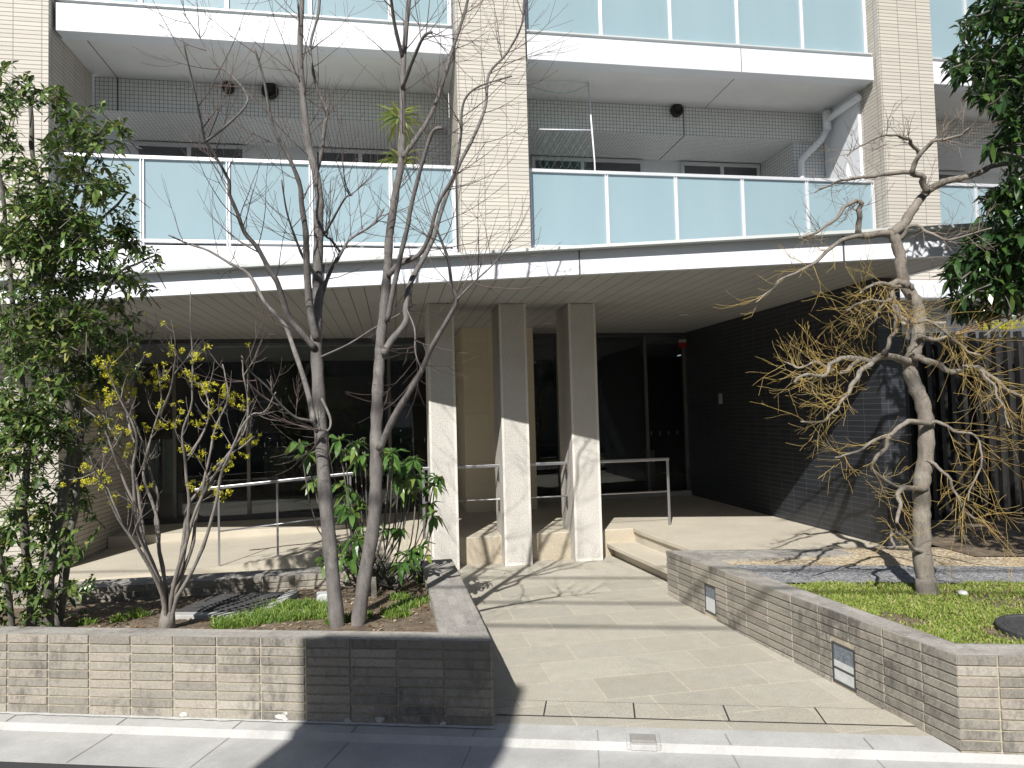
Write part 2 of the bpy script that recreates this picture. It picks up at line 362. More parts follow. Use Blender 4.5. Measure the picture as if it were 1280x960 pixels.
# slot drain across the mouth of the path: dark slot and cover stones
t = thing('slot_drain', 'narrow slot drain with row of stone covers across the foot of the entrance path', 'drain', uv_(.4,3.6,0))
g = MB()
for k, (a, b) in enumerate(((-.56,-.33),(-.322,.115),(.123,.56),(.568,1.0),(1.008,1.40))):
    c = MB(); c.poly([uv_(a,3.49,.005), uv_(b,3.49,.005), uv_(b,3.665,.005), uv_(a,3.665,.005)]); c.build('cover', M['paving'], t)
g = MB(); g.poly([uv_(-.56,3.487,.003), uv_(1.42,3.487,.003), uv_(1.35,3.673,.003), uv_(-.56,3.673,.003)]); g.build('slot', M['dark_steel'], t)
t = thing('gutter_box', 'small grey metal box lid set in the concrete gutter kerb at the path', 'drain box', uv_(.14,3.3,0))
g = MB(); g.obox(uv_(.145,3.295), S, N, .055, .035, -.03, .004); g.build('lid', M['concrete_dark'], t, .003)
g = MB(); g.obox(uv_(.145,3.244), S, N, .058, .012, -.03, -.004); g.obox(uv_(.078,3.285), S, N, .010, .05, -.03, .006); g.obox(uv_(.212,3.285), S, N, .010, .05, -.03, .006); g.build('frame', M['concrete'], t, .004)

# platform (z .27), steps, ramp
PZ = .27
FE = N.dot(V((2.2,5.62,0)))     # rear line of the right bed (street parallel)
def atX(x, v): return V((x, (v - N.x*x)/N.y, 0))
p = MB()
p.prism([(.32,9.9),(.32,7.0),(2.16,7.0),(2.46,7.0),(2.46,6.75),(2.6,5.5),atX(4.62,FE)[:2],(4.62,9.6)], 0.001, PZ)
p.prism([(-3.34,8.95),(.318,8.95),(.318,9.94),(-3.34,9.94)], .001, .17)
tag(p.build('platform', M['platform_stone'], bevel=.006), kind='structure')
p = MB(); p.poly([(.34,6.994,.0),(2.46,6.994,.0),(2.46,6.994,.255),(.34,6.994,.255)]); tag(p.build('platform_riser', M['riser_stone']), kind='structure')
p = MB()
p.prism([(2.15,7.0),(2.15,6.9),(2.32,5.2),(2.85,5.2),(2.65,6.75),(2.5,7.0)], .095, .135)
p.prism([(2.23,7.0),(2.23,6.9),(2.40,5.2),(2.85,5.2),(2.65,6.75),(2.5,7.0)], .002, .095)
tag(p.build('steps', M['platform_stone'], bevel=.005), kind='structure')
p = MB()   # nosing of the upper step
p.prism([(2.44,7.0),(2.44,6.75),(2.575,5.4),(2.66,5.4),(2.54,6.75),(2.54,7.0)], .235, .2735)
tag(p.build('step_nosing', M['platform_stone'], bevel=.004), kind='structure')
p = MB()   # ramp along the lobby glass, rising to the right
xs = [-3.34,-2.7,-1.7,-1.18,-.75,-.2,.318]; zf = [.03,.055,.085,.13,.18,.23,.27]; zb = [.03,.08,.085,.095,.11,.16,.26]
for i in range(len(xs)-1):
    a, b = xs[i], xs[i+1]
    p.poly([(a,7.2,zf[i]),(b,7.2,zf[i+1]),(b,8.947,zb[i+1]),(a,8.947,zb[i])])
    p.poly([(a,7.2,0),(b,7.2,0),(b,7.2,zf[i+1]),(a,7.2,zf[i])])
    p.poly([(b,8.947,0.002),(a,8.947,0.002),(a,8.947,zb[i]),(b,8.947,zb[i+1])])
tag(p.build('ramp', M['platform_stone']), kind='structure')

# ------------------------------------------------------------ planter walls
def rows(mb, a, b, za, zb, zbot, shift, inside, holes=()):
    """courses of separate split-face tiles, laid 5 mm proud of the mortar along a -> b"""
    t = (b-a); L = t.length; t.normalize(); nn = V((t.y, -t.x, 0)); rh, gap, tw_ = .045, .008, .235
    if nn.dot(inside-(a+b)/2) > 0: nn = -nn
    for r_ in range(int((max(za,zb)-zbot)/rh)+1):
        s0 = -shift
        while s0 < L:
            x0, x1 = max(s0+gap/2, -.003), min(s0+tw_-gap/2, L+.003); s0 += tw_
            if x1-x0 < .02 or x0 > 9.5: continue
            zm_ = za+(zb-za)*max(0,min(L,x0))/L-r_*rh-rh/2
            for h0, h1, hz in holes:
                if zm_ < hz and h0 < x1 and h1 > x0:
                    if x0 < h0: x1 = h0
                    elif x1 > h1: x0 = h1
                    else: x1 = x0
            if x1-x0 < .008: continue
            if max(za, zb)*0+za+(zb-za)*x0/L-r_*rh < zbot: continue
            pr_ = .007+random.uniform(-.0012,.0016); q = []
            for x, k in ((x0,1),(x1,1),(x1,0),(x0,0)):
                zt = za+(zb-za)*max(0,min(L,x))/L-r_*rh-(.0 if r_ == 0 else gap/2)
                z = max(zbot, zt-rh+gap/2+(gap/2 if r_ else 0)+(0 if r_ else 0)) if k else zt
                q.append((a+t*x)+V((0,0,z+random.uniform(-.0007,.0007))))
            if q[3].z-q[0].z < .006: continue
            jit = [random.uniform(-.0012,.0012) for _ in q]
            fr = [p_+nn*(pr_+j_)+(t*(.0018 if i_ in (0,3) else -.0018))+V((0,0,.0016 if i_ < 2 else -.0016)) for i_, (p_, j_) in enumerate(zip(q, jit))]
            bk = [p_-nn*.002 for p_ in q]; md = [p_+nn*(pr_-.002) for p_ in q]
            k = len(mb.v); mb.v += bk+md+fr; mb.f.append((k+8,k+9,k+10,k+11)); mb.uv.append(None)
            for o_ in (0,4):
                for i_ in range(4):
                    j_ = (i_+1)%4; mb.f.append((k+o_+i_, k+o_+j_, k+o_+4+j_, k+o_+4+i_)); mb.uv.append(None)
def wall_loop(name, outer, inner, ztop, zbot, parent, u0=0, ofs=None, holes=None):
    side, cap, tl = MB(), MB(), MB(); u = u0
    for i in range(len(outer)-1):
        a, b = V(outer[i]), V(outer[i+1]); c, d = V(inner[i]), V(inner[i+1]); L = (b-a).length; za, zb = ztop[i], ztop[i+1]
        def up(q, z): return V((q.x, q.y, z))
        h = .405
        side.poly([up(a,zbot), up(b,zbot), up(b,zb-.001), up(a,za-.001)])
        side.poly([up(d,zbot), up(c,zbot), up(c,za-.001), up(d,zb-.001)])
        rows(tl, a, b, za, zb, zbot, ofs[i] if ofs else 0, (c+d)/2, holes.get(i, ()) if holes else ()); rows(tl, c, d, za, zb, .0, 0, (a+b)/2)
        t = (b-a).normalized(); nn = V((-t.y, t.x, 0)); f = lambda q: (u+(q-a).dot(t), .0275+abs((q-a).dot(nn)))
        cap.poly([up(a,za), up(b,zb), up(d,zb), up(c,za)], [f(a), f(b), f(d), f(c)])
        u += math.ceil(L/.235-.02)*.235
    a, c = V(outer[0]), V(inner[0]); side.poly([V((c.x,c.y,zbot)), V((a.x,a.y,zbot)), V((a.x,a.y,ztop[0])), V((c.x,c.y,ztop[0]))])
    a, c = V(outer[-1]), V(inner[-1]); side.poly([V((a.x,a.y,zbot)), V((c.x,c.y,zbot)), V((c.x,c.y,ztop[-1])), V((a.x,a.y,ztop[-1]))])
    o = side.build('wall', M['mortar'], parent); tl.build('tile_face', M['planter_face'], o); q = cap.build('cap', M['cap_tile'], parent)
    return o
pl = thing('planter_wall', 'long low weathered tile planter wall along the gutter, left of the entrance path', 'planter wall', (.44,3.38,0))
c1 = V((.445,3.379,0)); wall_loop('left', [c1-S*9.4, c1, V((.435,5.62,0)), V((-6,5.62,0))],
          [c1-S*9.3+N*.13, V((.215,3.575,0)), V((.207,5.38,0)), V((-6,5.40,0))], [.405,.405,.35,.36], -.05, pl, .06, [0,.0,0])
for u_, z_, r_ in ((-2.15,.018,.022),(-1.62,.022,.03),(-1.60,.04,.012),(-1.28,.012,.02),(-1.12,.02,.024),(-.80,.012,.016)):
    m = MB(); pts = []
    for k in range(11):
        a = 6.283*k/11; q_ = r_*random.uniform(.5,1.2); pts.append(uv_(u_+math.cos(a)*q_*1.2, 3.3525, max(.001, z_+math.sin(a)*q_*.7)))
    m.poly(pts); m.build('cement_smear', M['cement'], pl)
m = MB(); prev = None
for k in range(150):
    u_ = -6+k*5.45/149; w_ = .018+.016*mathutils.noise.noise(V((u_*9,1,0)))+.008*mathutils.noise.noise(V((u_*31,2,0))); cur = (uv_(u_,3.364,.004), uv_(u_,3.352-max(.004,w_),.0035))
    if prev: m.poly([prev[1], cur[1], cur[0], prev[0]])
    prev = cur
m.build('cement_line', M['cement'], pl)
pr = thing('planter_wall', 'low weathered tile planter wall with two inset lights, right of the entrance path', 'planter wall', (2.38,2.69,0))
c2 = V((2.381,2.693,0)); far = V((2.165,5.40,0))
wd = (far-c2).normalized()
def wall_s(x):       # distance along the wall for a pixel column
    best = None
    for k in range(0, 280):
        q = c2+wd*(k*.01)+V((0,0,.1)); v = q-CAM; X = 640+FPX*v.dot(cr)/v.dot(cf)
        if best is None or abs(X-x) < best[0]: best = (abs(X-x), k*.01)
    return best[1]
LT = [(wall_s(1070), wall_s(1042)), (wall_s(896), wall_s(882))]
wall_loop('right', [c2+S*9, c2, far, atX(3.45,5.86)], [c2+S*9+N*.13, V((2.49,2.82,0)), V((2.39,4.95,0)), atX(3.45,5.66)][0:4], [.405,.405,.355,.355], -.05, pr, 0, [.09,.05,0], {1: [(LT[0][0]-.004, LT[0][1]+.004, .245), (LT[1][0]-.004, LT[1][1]+.004, .245)]})
# inset step lights in the right wall: located along the wall face
wd = (far-c2).normalized(); wn = V((-wd.y, wd.x, 0))     # wn points to the path (left)
if wn.x > 0: wn = -wn
def step_light(s0, s1, z0, z1, bars):
    a, b = c2+wd*s0, c2+wd*s1
    def P(k, o, z): return V((k.x+wn.x*o, k.y+wn.y*o, z))
    f = MB(); w_ = .008
    f.hexa([P(b,-.03,z0),P(b,.006,z0),P(b-wd*w_*1.2,.006,z0),P(b-wd*w_*1.2,-.03,z0)], [P(b,-.03,z1),P(b,.006,z1),P(b-wd*w_*1.2,.006,z1),P(b-wd*w_*1.2,-.03,z1)])
    f.hexa([P(a,-.03,z0),P(a+wd*w_,-.03,z0),P(a+wd*w_,.006,z0),P(a,.006,z0)], [P(a,-.03,z1),P(a+wd*w_,-.03,z1),P(a+wd*w_,.006,z1),P(a,.006,z1)])
    ai, bi = a+wd*w_, b-wd*w_*1.2
    for q0, q1 in ((z0, z0+w_*1.5), (z1-w_, z1)):
        f.hexa([P(ai,-.03,q0),P(bi,-.03,q0),P(bi,.005,q0),P(ai,.005,q0)], [P(ai,-.03,q1),P(bi,-.03,q1),P(bi,.005,q1),P(ai,.005,q1)])
    for zz in bars: f.hexa([P(ai,-.02,zz),P(bi,-.02,zz),P(bi,.003,zz),P(ai,.003,zz)], [P(ai,-.02,zz+.012),P(bi,-.02,zz+.012),P(bi,.003,zz+.012),P(ai,.003,zz+.012)])
    fo = f.build('step_light', M['dark_steel'], pr)
    l = MB(); zm = z0+(z1-z0)*.56
    l.poly([P(bi,.002,z0+w_), P(ai,.002,z0+w_), P(ai,.002,zm), P(bi,.002,zm)]); l.build('lens', M['lens'], fo)
    l = MB(); l.poly([P(bi,.0015,zm), P(ai,.0015,zm), P(ai,.0015,z1-w_), P(bi,.0015,z1-w_)]); l.build('reflector', M['reflector'], fo)
step_light(LT[0][0], LT[0][1], .015, .225, (.085,))
step_light(LT[1][0], LT[1][1], .03, .225, ())

# ------------------------------------------------------------ apartment building
bd = thing('apartment_building', 'apartment building with beige tiled pillars, pale blue glass balconies and white canopy over the entrance', 'building', (1.3,8.7,0))
# pillars
for x0, x1 in ((-5.2,-3.87),(.885,1.79),(6.95,7.81),(12.9,13.8)):
    p = MB(); p.box((x0,8.70,2.62),(x1,9.9,10)); p.build('pillar', M['pillar_tile'], bd)
p = MB(); p.box((-5.2,7.75,0.0),(-3.35,9.9,2.595)); p.build('entrance_wall', M['pillar_tile'], bd)
p = MB(); p.box((.885,8.75,PZ),(1.79,9.9,2.595)); p.build('entrance_core', M['core_tile'], bd)
bays = [(-3.867,.882),(1.793,6.947),(7.813,12.897)]
def railing(x0, x1, zg0, zr, panel, posts_from, name='balcony_railing'):
    f = MB(); f.box((x0+.02,8.885,zr-.022),(x1-.03,8.955,zr+.022)); f.box((x0+.02,8.90,zg0-.045),(x1-.03,8.955,zg0-.005))
    o = f.build(name, M['aluminium'], bd, .004)
    n = max(1, round((x1-x0)/panel)); xs = [x0+.045]; x = posts_from
    while x < x1-.15:
        if x > x0+.2: xs.append(x)
        x += panel
    xs.append(x1-.055)
    for i, x in enumerate(xs):
        q = MB(); q.box((x-.024,8.893,zg0-.075),(x-.009,8.935,zr-.022)); q.box((x+.009,8.893,zg0-.075),(x+.024,8.935,zr-.022)); q.box((x-.009,8.91,zg0-.075),(x+.009,8.93,zr-.024)); q.build('post', M['aluminium'], o, .002)
    for a, b in zip(xs[:-1], xs[1:]):
        q = MB(); q.box((a+.022,8.915,zg0-.004),(b-.022,8.927,zr-.023)); q.build('glass_panel', M['frosted'], o)
    return o
starts = [-2.93, 2.895, 8.6]
for bi, (x0, x1) in enumerate(bays):
    railing(x0, x1, 3.715, 4.705, .985, starts[bi])
    railing(x0, x1, 6.60, 7.6, 1.0, starts[bi]-.01)
    # slab bands
    for z0, z1 in ((3.18,3.612),(6.15,6.49)):
        s = MB(); s.box((x0+.03,8.79,z0),(x1-.03,8.99,z1)); o = s.build('slab_band', M['white_paint'], bd, .006)
        k = MB(); k.box((x0+.03,8.96,z1+.002),(x1-.03,9.0,z1+.03)); 
        q = MB(); q.box((x0,8.775,z1),(x1,8.80,z1+.0)) if False else None
    c = MB(); c.box((x0,8.992,6.16),(x1,11.1,6.45)); c.build('balcony_ceiling', M['ceiling_paint'], bd)
    c = MB(); c.box((x0,8.992,3.2),(x1,11.1,3.57)); c.build('balcony_floor', M['ceiling_paint'], bd)
    c = MB(); c.box((x0,8.992,6.452),(x1,11.1,6.48)); c.build('upper_floor', M['ceiling_paint'], bd)
    c = MB(); c.box((x0-.5,11.0,2.6),(x1+.5,11.2,10)); c.build('back_wall', M['wall_paint'], bd)
    c = MB(); c.box((x0,9.95,5.705),(x1,11.0,6.16)); c.build('tiled_beam', M['mosaic'], bd)
    # lip under upper railing
    c = MB(); c.box((x0+.03,8.80,6.535),(x1-.03,8.95,6.555)); c.build('sill_rail', M['lip_metal'], bd)
# drip joint lines on the slab of the middle bay and beam joints
j = MB(); j.box((4.86,8.7865,6.152),(4.868,8.79,6.488)); j.box((4.86,9.0,6.1575),(4.87,9.95,6.16)); j.box((4.50,9.946,5.71),(4.515,9.95,6.155)); j.box((4.50,9.95,5.7025),(4.515,10.98,5.705)); j.build('expansion_joint', M['dark_steel'], bd)
j = MB(); j.box((-3.58,9.946,5.71),(-3.565,9.95,6.155)); j.box((-3.58,9.0,6.1575),(-3.57,9.95,6.16)); j.build('expansion_joint', M['dark_steel'], bd)
# tiled piers at bay ends on balcony level
c = MB(); c.box((6.35,10.0,3.58),(6.949,11.0,5.704)); c.build('tiled_pier', M['mosaic'], bd)
c = MB(); c.box((.42,10.2,3.58),(.884,11.0,5.704)); c.build('tiled_pier', M['mosaic'], bd)
c = MB(); c.box((6.90,9.15,3.58),(6.948,9.98,6.155)); c.build('balcony_partition', M['wall_paint'], bd)
# windows on the balcony
def window(x0, x1, z0, z1, split, Y=11.0):
    f = MB(); w_ = .055; y0, y1 = Y-.05, Y-.002
    f.box((x0,y0,z0),(x0+w_,y1,z1)); f.box((x1-w_,y0,z0),(x1,y1,z1)); f.box((x0+w_,y0,z1-w_),(x1-w_,y1,z1)); f.box((x0+w_,y0,z0),(x1-w_,y1,z0+w_)); f.box((split-.03,y0+.004,z0+w_),(split+.03,y1,z1-w_))
    o = f.build('window', M['aluminium'], bd, .003)
    for a, b, yy in ((x0+w_, split-.03, Y-.02),(split+.03, x1-w_, Y-.03)):
        q = MB(); q.box((a,yy,z0+w_),(b,yy+.006,z1-w_)); q.build('pane', M['window_glass'], o)
for x0, x1, s in ((-3.71,-2.13,-2.95),(-1.14,.40,-.43),(2.31,4.22,3.16),(4.89,6.33,5.63),(8.6,10.4,9.5)): window(x0, x1, 3.6, 5.68, s)
# round vent hoods
for x, z in ((4.38,6.08),(-1.60,6.065),(-2.15,6.075)):
    v = MB(); big = .095 if x > 0 else .11 if x > -2 else .075; v.lathe((x,9.94,z), [(big,0),(big*1.05,.03),(big,.07),(big*.75,.075),(big*.7,.03)], 20, V((0,-1,0))); v.build('vent_hood', M['black'], bd, 0, True)
v = MB(); v.lathe((4.55,10.99,5.15), [(.07,0),(.07,.03),(.05,.05)], 16, V((0,-1,0))); v.build('vent_cap', M['dark_steel'], bd, 0, True)
v = MB(); v.lathe((6.05,10.99,5.12), [(.06,0),(.06,.03),(.04,.05)], 16, V((0,-1,0))); v.build('vent_cap', M['dark_steel'], bd, 0, True)
# drain pipe under ceiling of middle bay
v = MB(); v.tube([(6.83,9.02,6.0),(6.81,9.5,5.98),(6.80,9.72,5.96)], .05, 14); v.tube([(6.80,9.74,6.10),(6.80,9.74,5.80)], .062, 14); v.tube([(6.80,9.74,5.82),(6.72,9.80,5.66),(6.50,9.9,5.44),(6.44,9.92,5.36),(6.43,9.92,5.2),(6.43,9.92,3.58)], .05, 14)
v.build('drain_pipe', M['wall_paint'], bd, 0, True)
# small ceiling lamp in right bay
v = MB(); v.obox((8.55,9.6), V((1,0,0)), V((0,1,0)), .10, .03, 6.12, 6.158); v.build('ceiling_lamp', M['white_paint'], bd, .004)
# white wall on ground floor to the right
c = MB(); c.box((4.6,8.95,0),(14,9.15,3.2)); c.build('side_wall', M['wall_paint'], bd)
c = MB(); c.box((4.75,8.4,2.93),(14,8.948,3.17)); c.build('side_ledge', M['white_paint'], bd, .01)

# canopy: fascia along the street-parallel edge, lip, soffit boards
CV, CZ0, CZ1 = 5.53, 2.59, 2.80
XR = 4.42
e0, e1 = uv_(-9, CV), atX(XR, CV)
def off(P, dv): return V((P.x, P.y, 0))+N*dv
f = MB()
f.hexa([V((e0.x,e0.y,CZ0)), V((e1.x,e1.y,CZ0)), V((e1.x,e1.y+.06,CZ0)), V((e0.x,e0.y+.06,CZ0))], [V((e0.x,e0.y,CZ1-.02)), V((e1.x,e1.y,CZ1-.02)), V((e1.x,e1.y+.06,CZ1-.02)), V((e0.x,e0.y+.06,CZ1-.02))])
f.box((XR-.05,e1.y+.062,CZ0),(XR,8.69,CZ1-.02))
cn = f.build('canopy', M['fascia_metal'], bd)
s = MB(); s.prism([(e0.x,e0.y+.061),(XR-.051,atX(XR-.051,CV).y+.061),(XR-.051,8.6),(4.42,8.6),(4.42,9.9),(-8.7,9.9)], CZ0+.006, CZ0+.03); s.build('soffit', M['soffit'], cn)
l = MB(); a0, a1 = e0-N*.085, e1-N*.085+S*.05
l.hexa([V((a0.x,a0.y,CZ1-.019)), V((a1.x,a1.y,CZ1-.019)), V((XR+.05,8.69,CZ1-.019)), V((-8.9,8.69,CZ1-.019))], [V((a0.x,a0.y,CZ1+.004)), V((a1.x,a1.y,CZ1+.004)), V((XR+.05,8.69,CZ1+.004)), V((-8.9,8.69,CZ1+.004))]); l.build('roof_lip', M['lip_metal'], cn)
for X in (-2.53,-.55,1.486,3.40):
    j = MB(); q = atX(X, CV-.003); j.obox((q.x,q.y), S, N, .006, .004, CZ0-.002, CZ1-.02); j.build('fascia_joint', M['dark_steel'], cn)
for X, Y in ((3.35,7.6),(1.9,8.3),(-1.2,7.5),(-2.6,7.2),(-1.5,9.2)):
    d = MB(); d.lathe((X,Y,CZ0+.006), [(.055,-.004),(.052,-.010),(.04,-.006)], 20); d.build('downlight', M['white_paint'], cn, 0, True)

# columns
for x0, x1 in ((.345,.605),(1.055,1.325),(1.765,2.045)):
    c = MB(); c.box((x0,6.80,-.01),(x1,7.34,CZ0+.005)); o = c.build('column', M['column_stone'], bd, .012)
    e = MB()
    for xx, yy in ((x0,6.8),(x1,6.8)):
        sx = 1 if xx == x0 else -1
        e.box((min(xx-.0015*sx, xx+.022*sx),6.7975,.004),(max(xx-.0015*sx, xx+.022*sx),6.7999,CZ0+.004))
    e.box((x0+.024,6.7975,.004),(x1-.024,6.7999,.03))
    e.build('edge_band', M['column_edge'], o)

# lobby glazing, left and right, dark lobby behind
def glazing(x0, x1, Y, mull, decals, zt=CZ0+.006, PZ0=PZ):
    f = MB(); f.box((x0,Y-.03,PZ0),(x1,Y+.03,PZ0+.07)); f.box((x0,Y-.03,zt-.05),(x1,Y+.03,zt)); o = f.build('lobby_glazing', M['dark_steel'], bd)
    for x in mull:
        q = MB(); q.box((x-.022,Y-.035,PZ0+.071),(x+.022,Y+.035,zt-.051)); q.build('mullion', M['mullion'], o, .003)
    q = MB(); q.box((x0,Y-.006,PZ0+.071),(x1,Y+.004,zt-.051)); q.build('pane', M['glass'], o)
    for k in range(decals[1]):
        x = decals[0]+k*decals[2]; d = MB(); d.box((x-.005,Y-.0085,1.13),(x+.005,Y-.0075,1.19)); d.build('safety_mark', M['curtain'], o)
glazing(-3.345, .88, 9.85, (-2.85,-1.92,-.98,-.05), (-3.2,24,.165), PZ0=.17)
glazing(1.80, 4.19, 9.47, (2.27,3.56,4.15), (3.62,4,.13))
s = MB(); s.box((1.80,9.40,PZ),(4.17,9.44,PZ+.06)); s.build('door_sill', M['concrete'], bd)
c = MB(); c.box((2.32,9.50,PZ),(3.53,9.54,2.58)); c.build('entrance_panel', M['black'], bd)
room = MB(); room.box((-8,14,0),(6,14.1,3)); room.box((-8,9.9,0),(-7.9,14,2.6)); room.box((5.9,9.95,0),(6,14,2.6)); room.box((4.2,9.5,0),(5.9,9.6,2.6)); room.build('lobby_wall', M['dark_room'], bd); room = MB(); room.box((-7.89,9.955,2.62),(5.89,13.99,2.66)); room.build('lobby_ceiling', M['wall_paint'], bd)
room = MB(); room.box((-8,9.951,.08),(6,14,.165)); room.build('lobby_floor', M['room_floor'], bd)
for x0 in (-3.62,-3.36):
    q = MB()
    for k in range(4): q.box((x0+.05*k,11.0+.01*(k%2),.45),(x0+.05*k+.047,11.03+.01*(k%2),1.25))
    q.build('blind', M['curtain'], bd)
q = MB(); q.box((3.75,10.6,PZ),(4.1,10.8,.85)); q.box((3.62,10.9,PZ),(3.74,11.0,.95)); q.build('lobby_cabinet', M['curtain'], bd, .01)
q = MB(); q.box((-2.2,12.6,PZ),(-.2,13.2,1.0)); q.box((-6,13.9,1.7),(2,13.98,2.3)); q.build('lobby_counter', M['counter'], bd, .01)
# black tile wall on the right of the entrance
c = MB(); c.prism([(4.17,5.40),(4.40,5.40),(4.40,9.5),(4.17,9.5)], .0, CZ0+.005); c.build('black_tile_wall', M['dark_tile'], bd)
c = MB(); c.box((4.163,8.35,1.55),(4.169,8.45,1.68)); c.build('intercom_plate', M['curtain'], bd, .002)
c = MB(); c.box((4.03,9.30,2.37),(4.13,9.36,2.44)); rl = c.build('alarm_lamp', M['red'], bd, .004)
c = MB(); c.box((4.03,9.30,2.443),(4.13,9.36,2.485)); c.build('alarm_plate', M['curtain'], rl, .002)

# ------------------------------------------------------------ handrails
def post(mb, P, z0, z1, w_=.028): mb.box((P[0]-w_/2,P[1]-.006,z0),(P[0]+w_/2,P[1]+.006,z1))
h = thing('handrail', 'level stainless handrail running between the three stone columns to a post at the platform steps', 'handrail', (2.86,7.05,PZ))
r_ = MB(); r_.box((.28,7.03,.955),(2.88,7.07,.985)); r_.build('top_rail', M['steel'], h, .004)
r_ = MB(); r_.tube([(.28,7.05,.63),(2.86,7.05,.63)], .008, 8); r_.build('middle_rail', M['steel'], h, 0, True)
for x in (.285,2.865):
    r_ = MB(); post(r_, (x,7.05), PZ, .954); r_.build('post', M['steel'], h, .002)
for x in (1.05,1.76):
    r_ = MB()
    for z in (.86,.56): r_.box((x-.012,7.035,z-.05),(x-.002,7.06,z+.06))
    r_.build('bracket', M['dark_steel'], h, .002)
h = thing('handrail', 'sloping stainless handrail with thin posts along the ramp edge behind the planted bed', 'handrail', (-1.15,7.25,.2))
r_ = MB(); r_.bar((-1.92,7.25,.835),(-.41,7.25,.935),.04,.028); r_.build('top_rail', M['steel'], h, .004)
r_ = MB(); r_.tube([(-1.70,7.25,.42),(-.44,7.25,.52)], .007, 8); r_.build('middle_rail', M['steel'], h, 0, True)
for x, zb, zt in ((-1.70,.08,.836),(-1.15,.12,.872),(-.44,.19,.92)):
    r_ = MB(); post(r_, (x,7.25), zb, zt, .02); r_.build('post', M['steel'], h, .002)

# ------------------------------------------------------------ louver fence, yellow banner, far right
fn = thing('louver_fence', 'dark vertical slat fence at the back of the right lawn behind the crooked tree', 'fence', (5.8,5.9,.3))
FA, FB = V((4.43,6.15,0)), V((9.4,5.55,0)); fd = (FB-FA).normalized(); fnn = V((-fd.y, fd.x, 0))
for k in range(42):
    q = FA+fd*(.06+k*.118); s = MB(); s.obox((q.x,q.y), fd, fnn, .021, .03, .27, 2.18); s.build('slat', M['slat'], fn)
for z in (.42,2.05):
    s = MB(); a, b = FA+fnn*.05, FB+fnn*.05; s.bar(V((a.x,a.y,z)), V((b.x,b.y,z)), .035, .05); s.build('rail', M['dark_steel'], fn)
s = MB(); a, b = FA+fnn*.30, FB+fnn*.30; s.bar(V((a.x,a.y,1.2)), V((b.x,b.y,1.2)), .02, 1.9); s.build('backing', M['black'], fn)
# ------------------------------------------------------------ beds
def grid(name, mat, P00, P10, P11, P01, nx, ny, zf, amp=.012):
    mb = MB(); P00, P10, P11, P01 = map(V, (P00, P10, P11, P01)); pts = []
    for j in range(ny+1):
        for i in range(nx+1):
            a, b = i/nx, j/ny; q = (P00*(1-a)+P10*a)*(1-b)+(P01*(1-a)+P11*a)*b
            z = zf(q)+amp*(mathutils.noise.noise(V((q.x*4,q.y*4,0)))+.5*mathutils.noise.noise(V((q.x*13,q.y*13,3)))); pts.append(V((q.x,q.y,z)))
    mb.v = pts
    for j in range(ny):
        for i in range(nx): k = j*(nx+1)+i; mb.f.append((k,k+1,k+nx+2,k+nx+1)); mb.uv.append(None)
    return mb.build(name, mat, None, 0, True)
def soil_z(q):
    return .352-.078*max(0, q.y-4.02)
tag(grid('soil', M['soil'], c1-S*7+N*.10, V((.24,3.52,0)), V((.23,5.44,0)), V((-6.6,5.44,0)), 90, 50, soil_z), kind='structure')
def lawn_z(q): return .355-.012*max(0, q.y-4)
tag(grid('lawn_soil', M['soil'], V((2.45,2.76,0)), c2+S*8+N*.08, atX(10,5.72), atX(2.36,5.66), 60, 40, lambda q: .335-.02*max(0,q.y-4)), kind='structure')
gr = MB(); gr.poly([atX(2.40,5.30)+V((0,0,.338)), atX(6.5,5.30)+V((0,0,.338)), atX(6.5,6.0)+V((0,0,.338)), atX(3.455,6.0)+V((0,0,.338)), atX(3.455,5.68)+V((0,0,.338)), atX(2.3,5.68)+V((0,0,.338))]); tag(gr.build('gravel', M['gravel_tan']), kind='stuff'); 
gr = MB(); gr.poly([atX(2.43,4.80)+V((0,0,.342)), atX(6.0,4.86)+V((0,0,.342)), atX(6.0,5.24)+V((0,0,.342)), atX(2.40,5.34)+V((0,0,.342))]); tag(gr.build('gravel', M['gravel_grey']), kind='stuff')

def blade(mb, P, h, w_, lean):
    a = random.uniform(0, 6.283); d = V((math.cos(a), math.sin(a), 0)); b = random.uniform(0, 6.283)
    t = P+V((math.cos(b)*lean, math.sin(b)*lean, h)); mid = P+(t-P)*.55+V((0,0,h*.18))
    k = len(mb.v); mb.v += [P-d*w_, P+d*w_, mid+d*w_*.8, mid-d*w_*.8, t]; mb.f += [(k,k+1,k+2,k+3),(k+3,k+2,k+4)]; mb.uv += [None,None]
tag(grid('soil', M['soil'], atX(4.25,5.62), atX(11,5.55), V((11,8.9,0)), V((4.64,8.9,0)), 60, 30, lambda q: .350+.012*mathutils.noise.noise(V((q.x*2,q.y*2,9))), .006), kind='structure')
gm = MB()
cnt = 0
while cnt < 62000:
    x = 2.40+random.random()**1.3*4.2; v = random.uniform(3.40, 4.95); q = atX(x, v)
    if q.x < 2.52-.05*(q.y-2.8): continue
    if v > 4.80+.05*math.sin(x*7)+.03*mathutils.noise.noise(V((x*6,0,0))): continue
    if (q-V((3.2,3.02,0))).length < .235: continue
    n1 = mathutils.noise.noise(V((q.x*3.2,q.y*3.2,5)))
    n2 = mathutils.noise.noise(V((q.x*9,q.y*9,2)))
    if n1 > .26 and random.random() < .85: continue
    if n2 > .35 and random.random() < .6: continue
    if (q-V((3.42,3.55,0))).length < .16 and random.random() < .7: continue
    cnt += 1; near = 1 if q.x < 4.2 else 1.4
    blade(gm, V((q.x,q.y,lawn_z(q)-.016)), random.uniform(.008,.017)*(1.2+.8*n2), random.uniform(.0018,.0042)*near, random.uniform(.006,.02))
tag(gm.build('grass', M['grass']), 'short yellowish green turf on the right bed', None, None, 'stuff')
